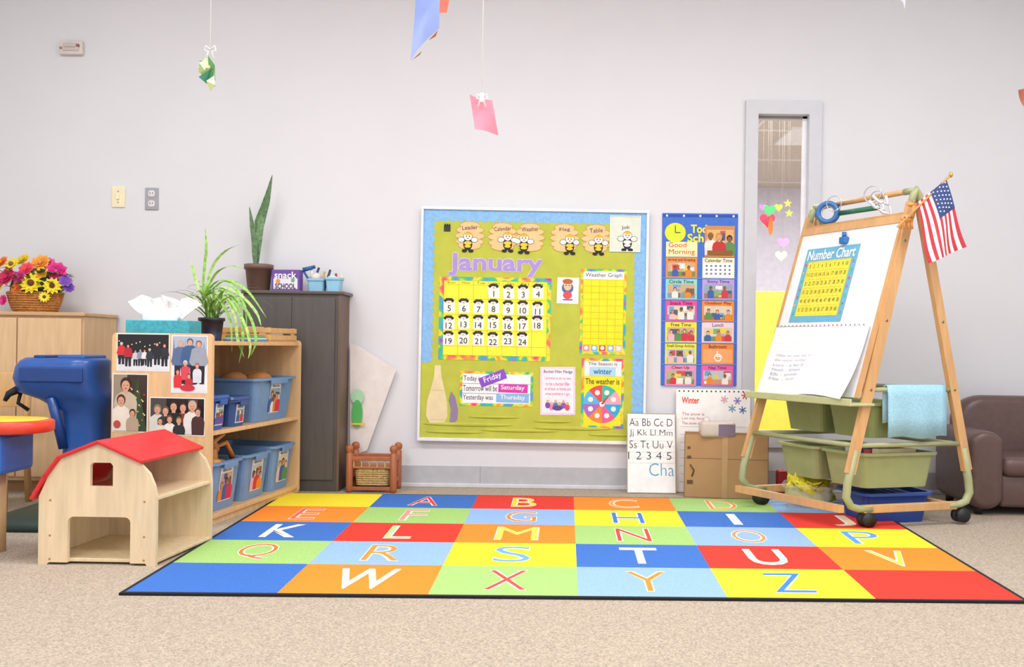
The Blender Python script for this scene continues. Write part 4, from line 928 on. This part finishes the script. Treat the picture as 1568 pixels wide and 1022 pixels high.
o.add([W(676,-25,2.42),W(692,-20,2.42),W(684,20,2.42),W(672,20,2.41)],[(0,1,2,3)],P('#ec7d6a'))
o.add([W(630,93,2.39),W(646,78,2.39),W(643,84,2.39)],[(0,1,2)],P('#a85a3a')); o.add([W(656,62,2.39),W(671,46,2.39),W(667,56,2.39)],[(0,1,2)],P('#a85a3a')); o.done()
o=hang('hanging_green_paper',[(305,92,0),(319,96,.03),(329,132,.03),(310,110,0)],2.9,['#7fa86a'],322,76,True)
gq=[mat('#b9d38a',.4),mat('#6fa568',.5),mat('#3f8a6c',.5),mat('#d9e8a8',.4)]
for i,q in enumerate(([(303,104),(318,84),(322,104),(312,122)],[(318,84),(329,100),(330,124),(320,112)],[(304,118),(322,106),(329,132),(316,128)],[(316,124),(328,116),(329,130),(322,141)],[(305,96),(316,92),(314,108),(304,112)])):
    o.add([W(a,b,2.89-.008*i+(.02 if k_%2 else 0)) for k_,(a,b) in enumerate(q)],[(0,1,2,3)],gq[i%4])
o.done()
o=hang('hanging_white_paper',[(1366,-22,0),(1384,-26,0),(1387,13,0),(1373,-2,0)],2.7,['#dfe3f0'],1378,-24); o.done()
o=hang('hanging_brown_paper',[(1559,138,0),(1590,128,0),(1592,172,0),(1572,168,0)],2.7,['#b5674c'],1580,130); o.done()
# ------------------------------------------------------------ lights
w=bpy.data.worlds.new('world'); sc.world=w; w.use_nodes=True; w.node_tree.nodes['Background'].inputs[0].default_value=(.94,.965,1,1); w.node_tree.nodes['Background'].inputs[1].default_value=1.12
def panel(x,y,z,e,sx=1.2,sy=.6,nm='added_light_panel'):
    o=O(nm); o.box(x-sx/2,x+sx/2,y-sy/2,y+sy/2,z-.02,z,mat('#f4f4f2',.5)); ob=o.done()
    l=bpy.data.lights.new('lamp','AREA'); l.shape='RECTANGLE'; l.size=sx; l.size_y=sy; l.energy=e; l.color=(1,.99,.985)
    lo=bpy.data.objects.new('lamp',l); sc.collection.objects.link(lo); lo.parent=ob; lo.location=(0,0,-.01)
for x in(-2,0,2):
    for y in (.4,2.75): panel(x,y,ZC,37.5)  # unseen overhead panels, added to light the room evenly
panel(2.6,7.9,2.62,110,nm='annex_added_light'); panel(1.6,5.9,2.62,62,nm='annex_added_light')  # lamps added to brighten the annex and its hanging shapes, not known fixtures
sc.view_settings.view_transform='Standard'; sc.view_settings.look='None'; sc.view_settings.exposure=0
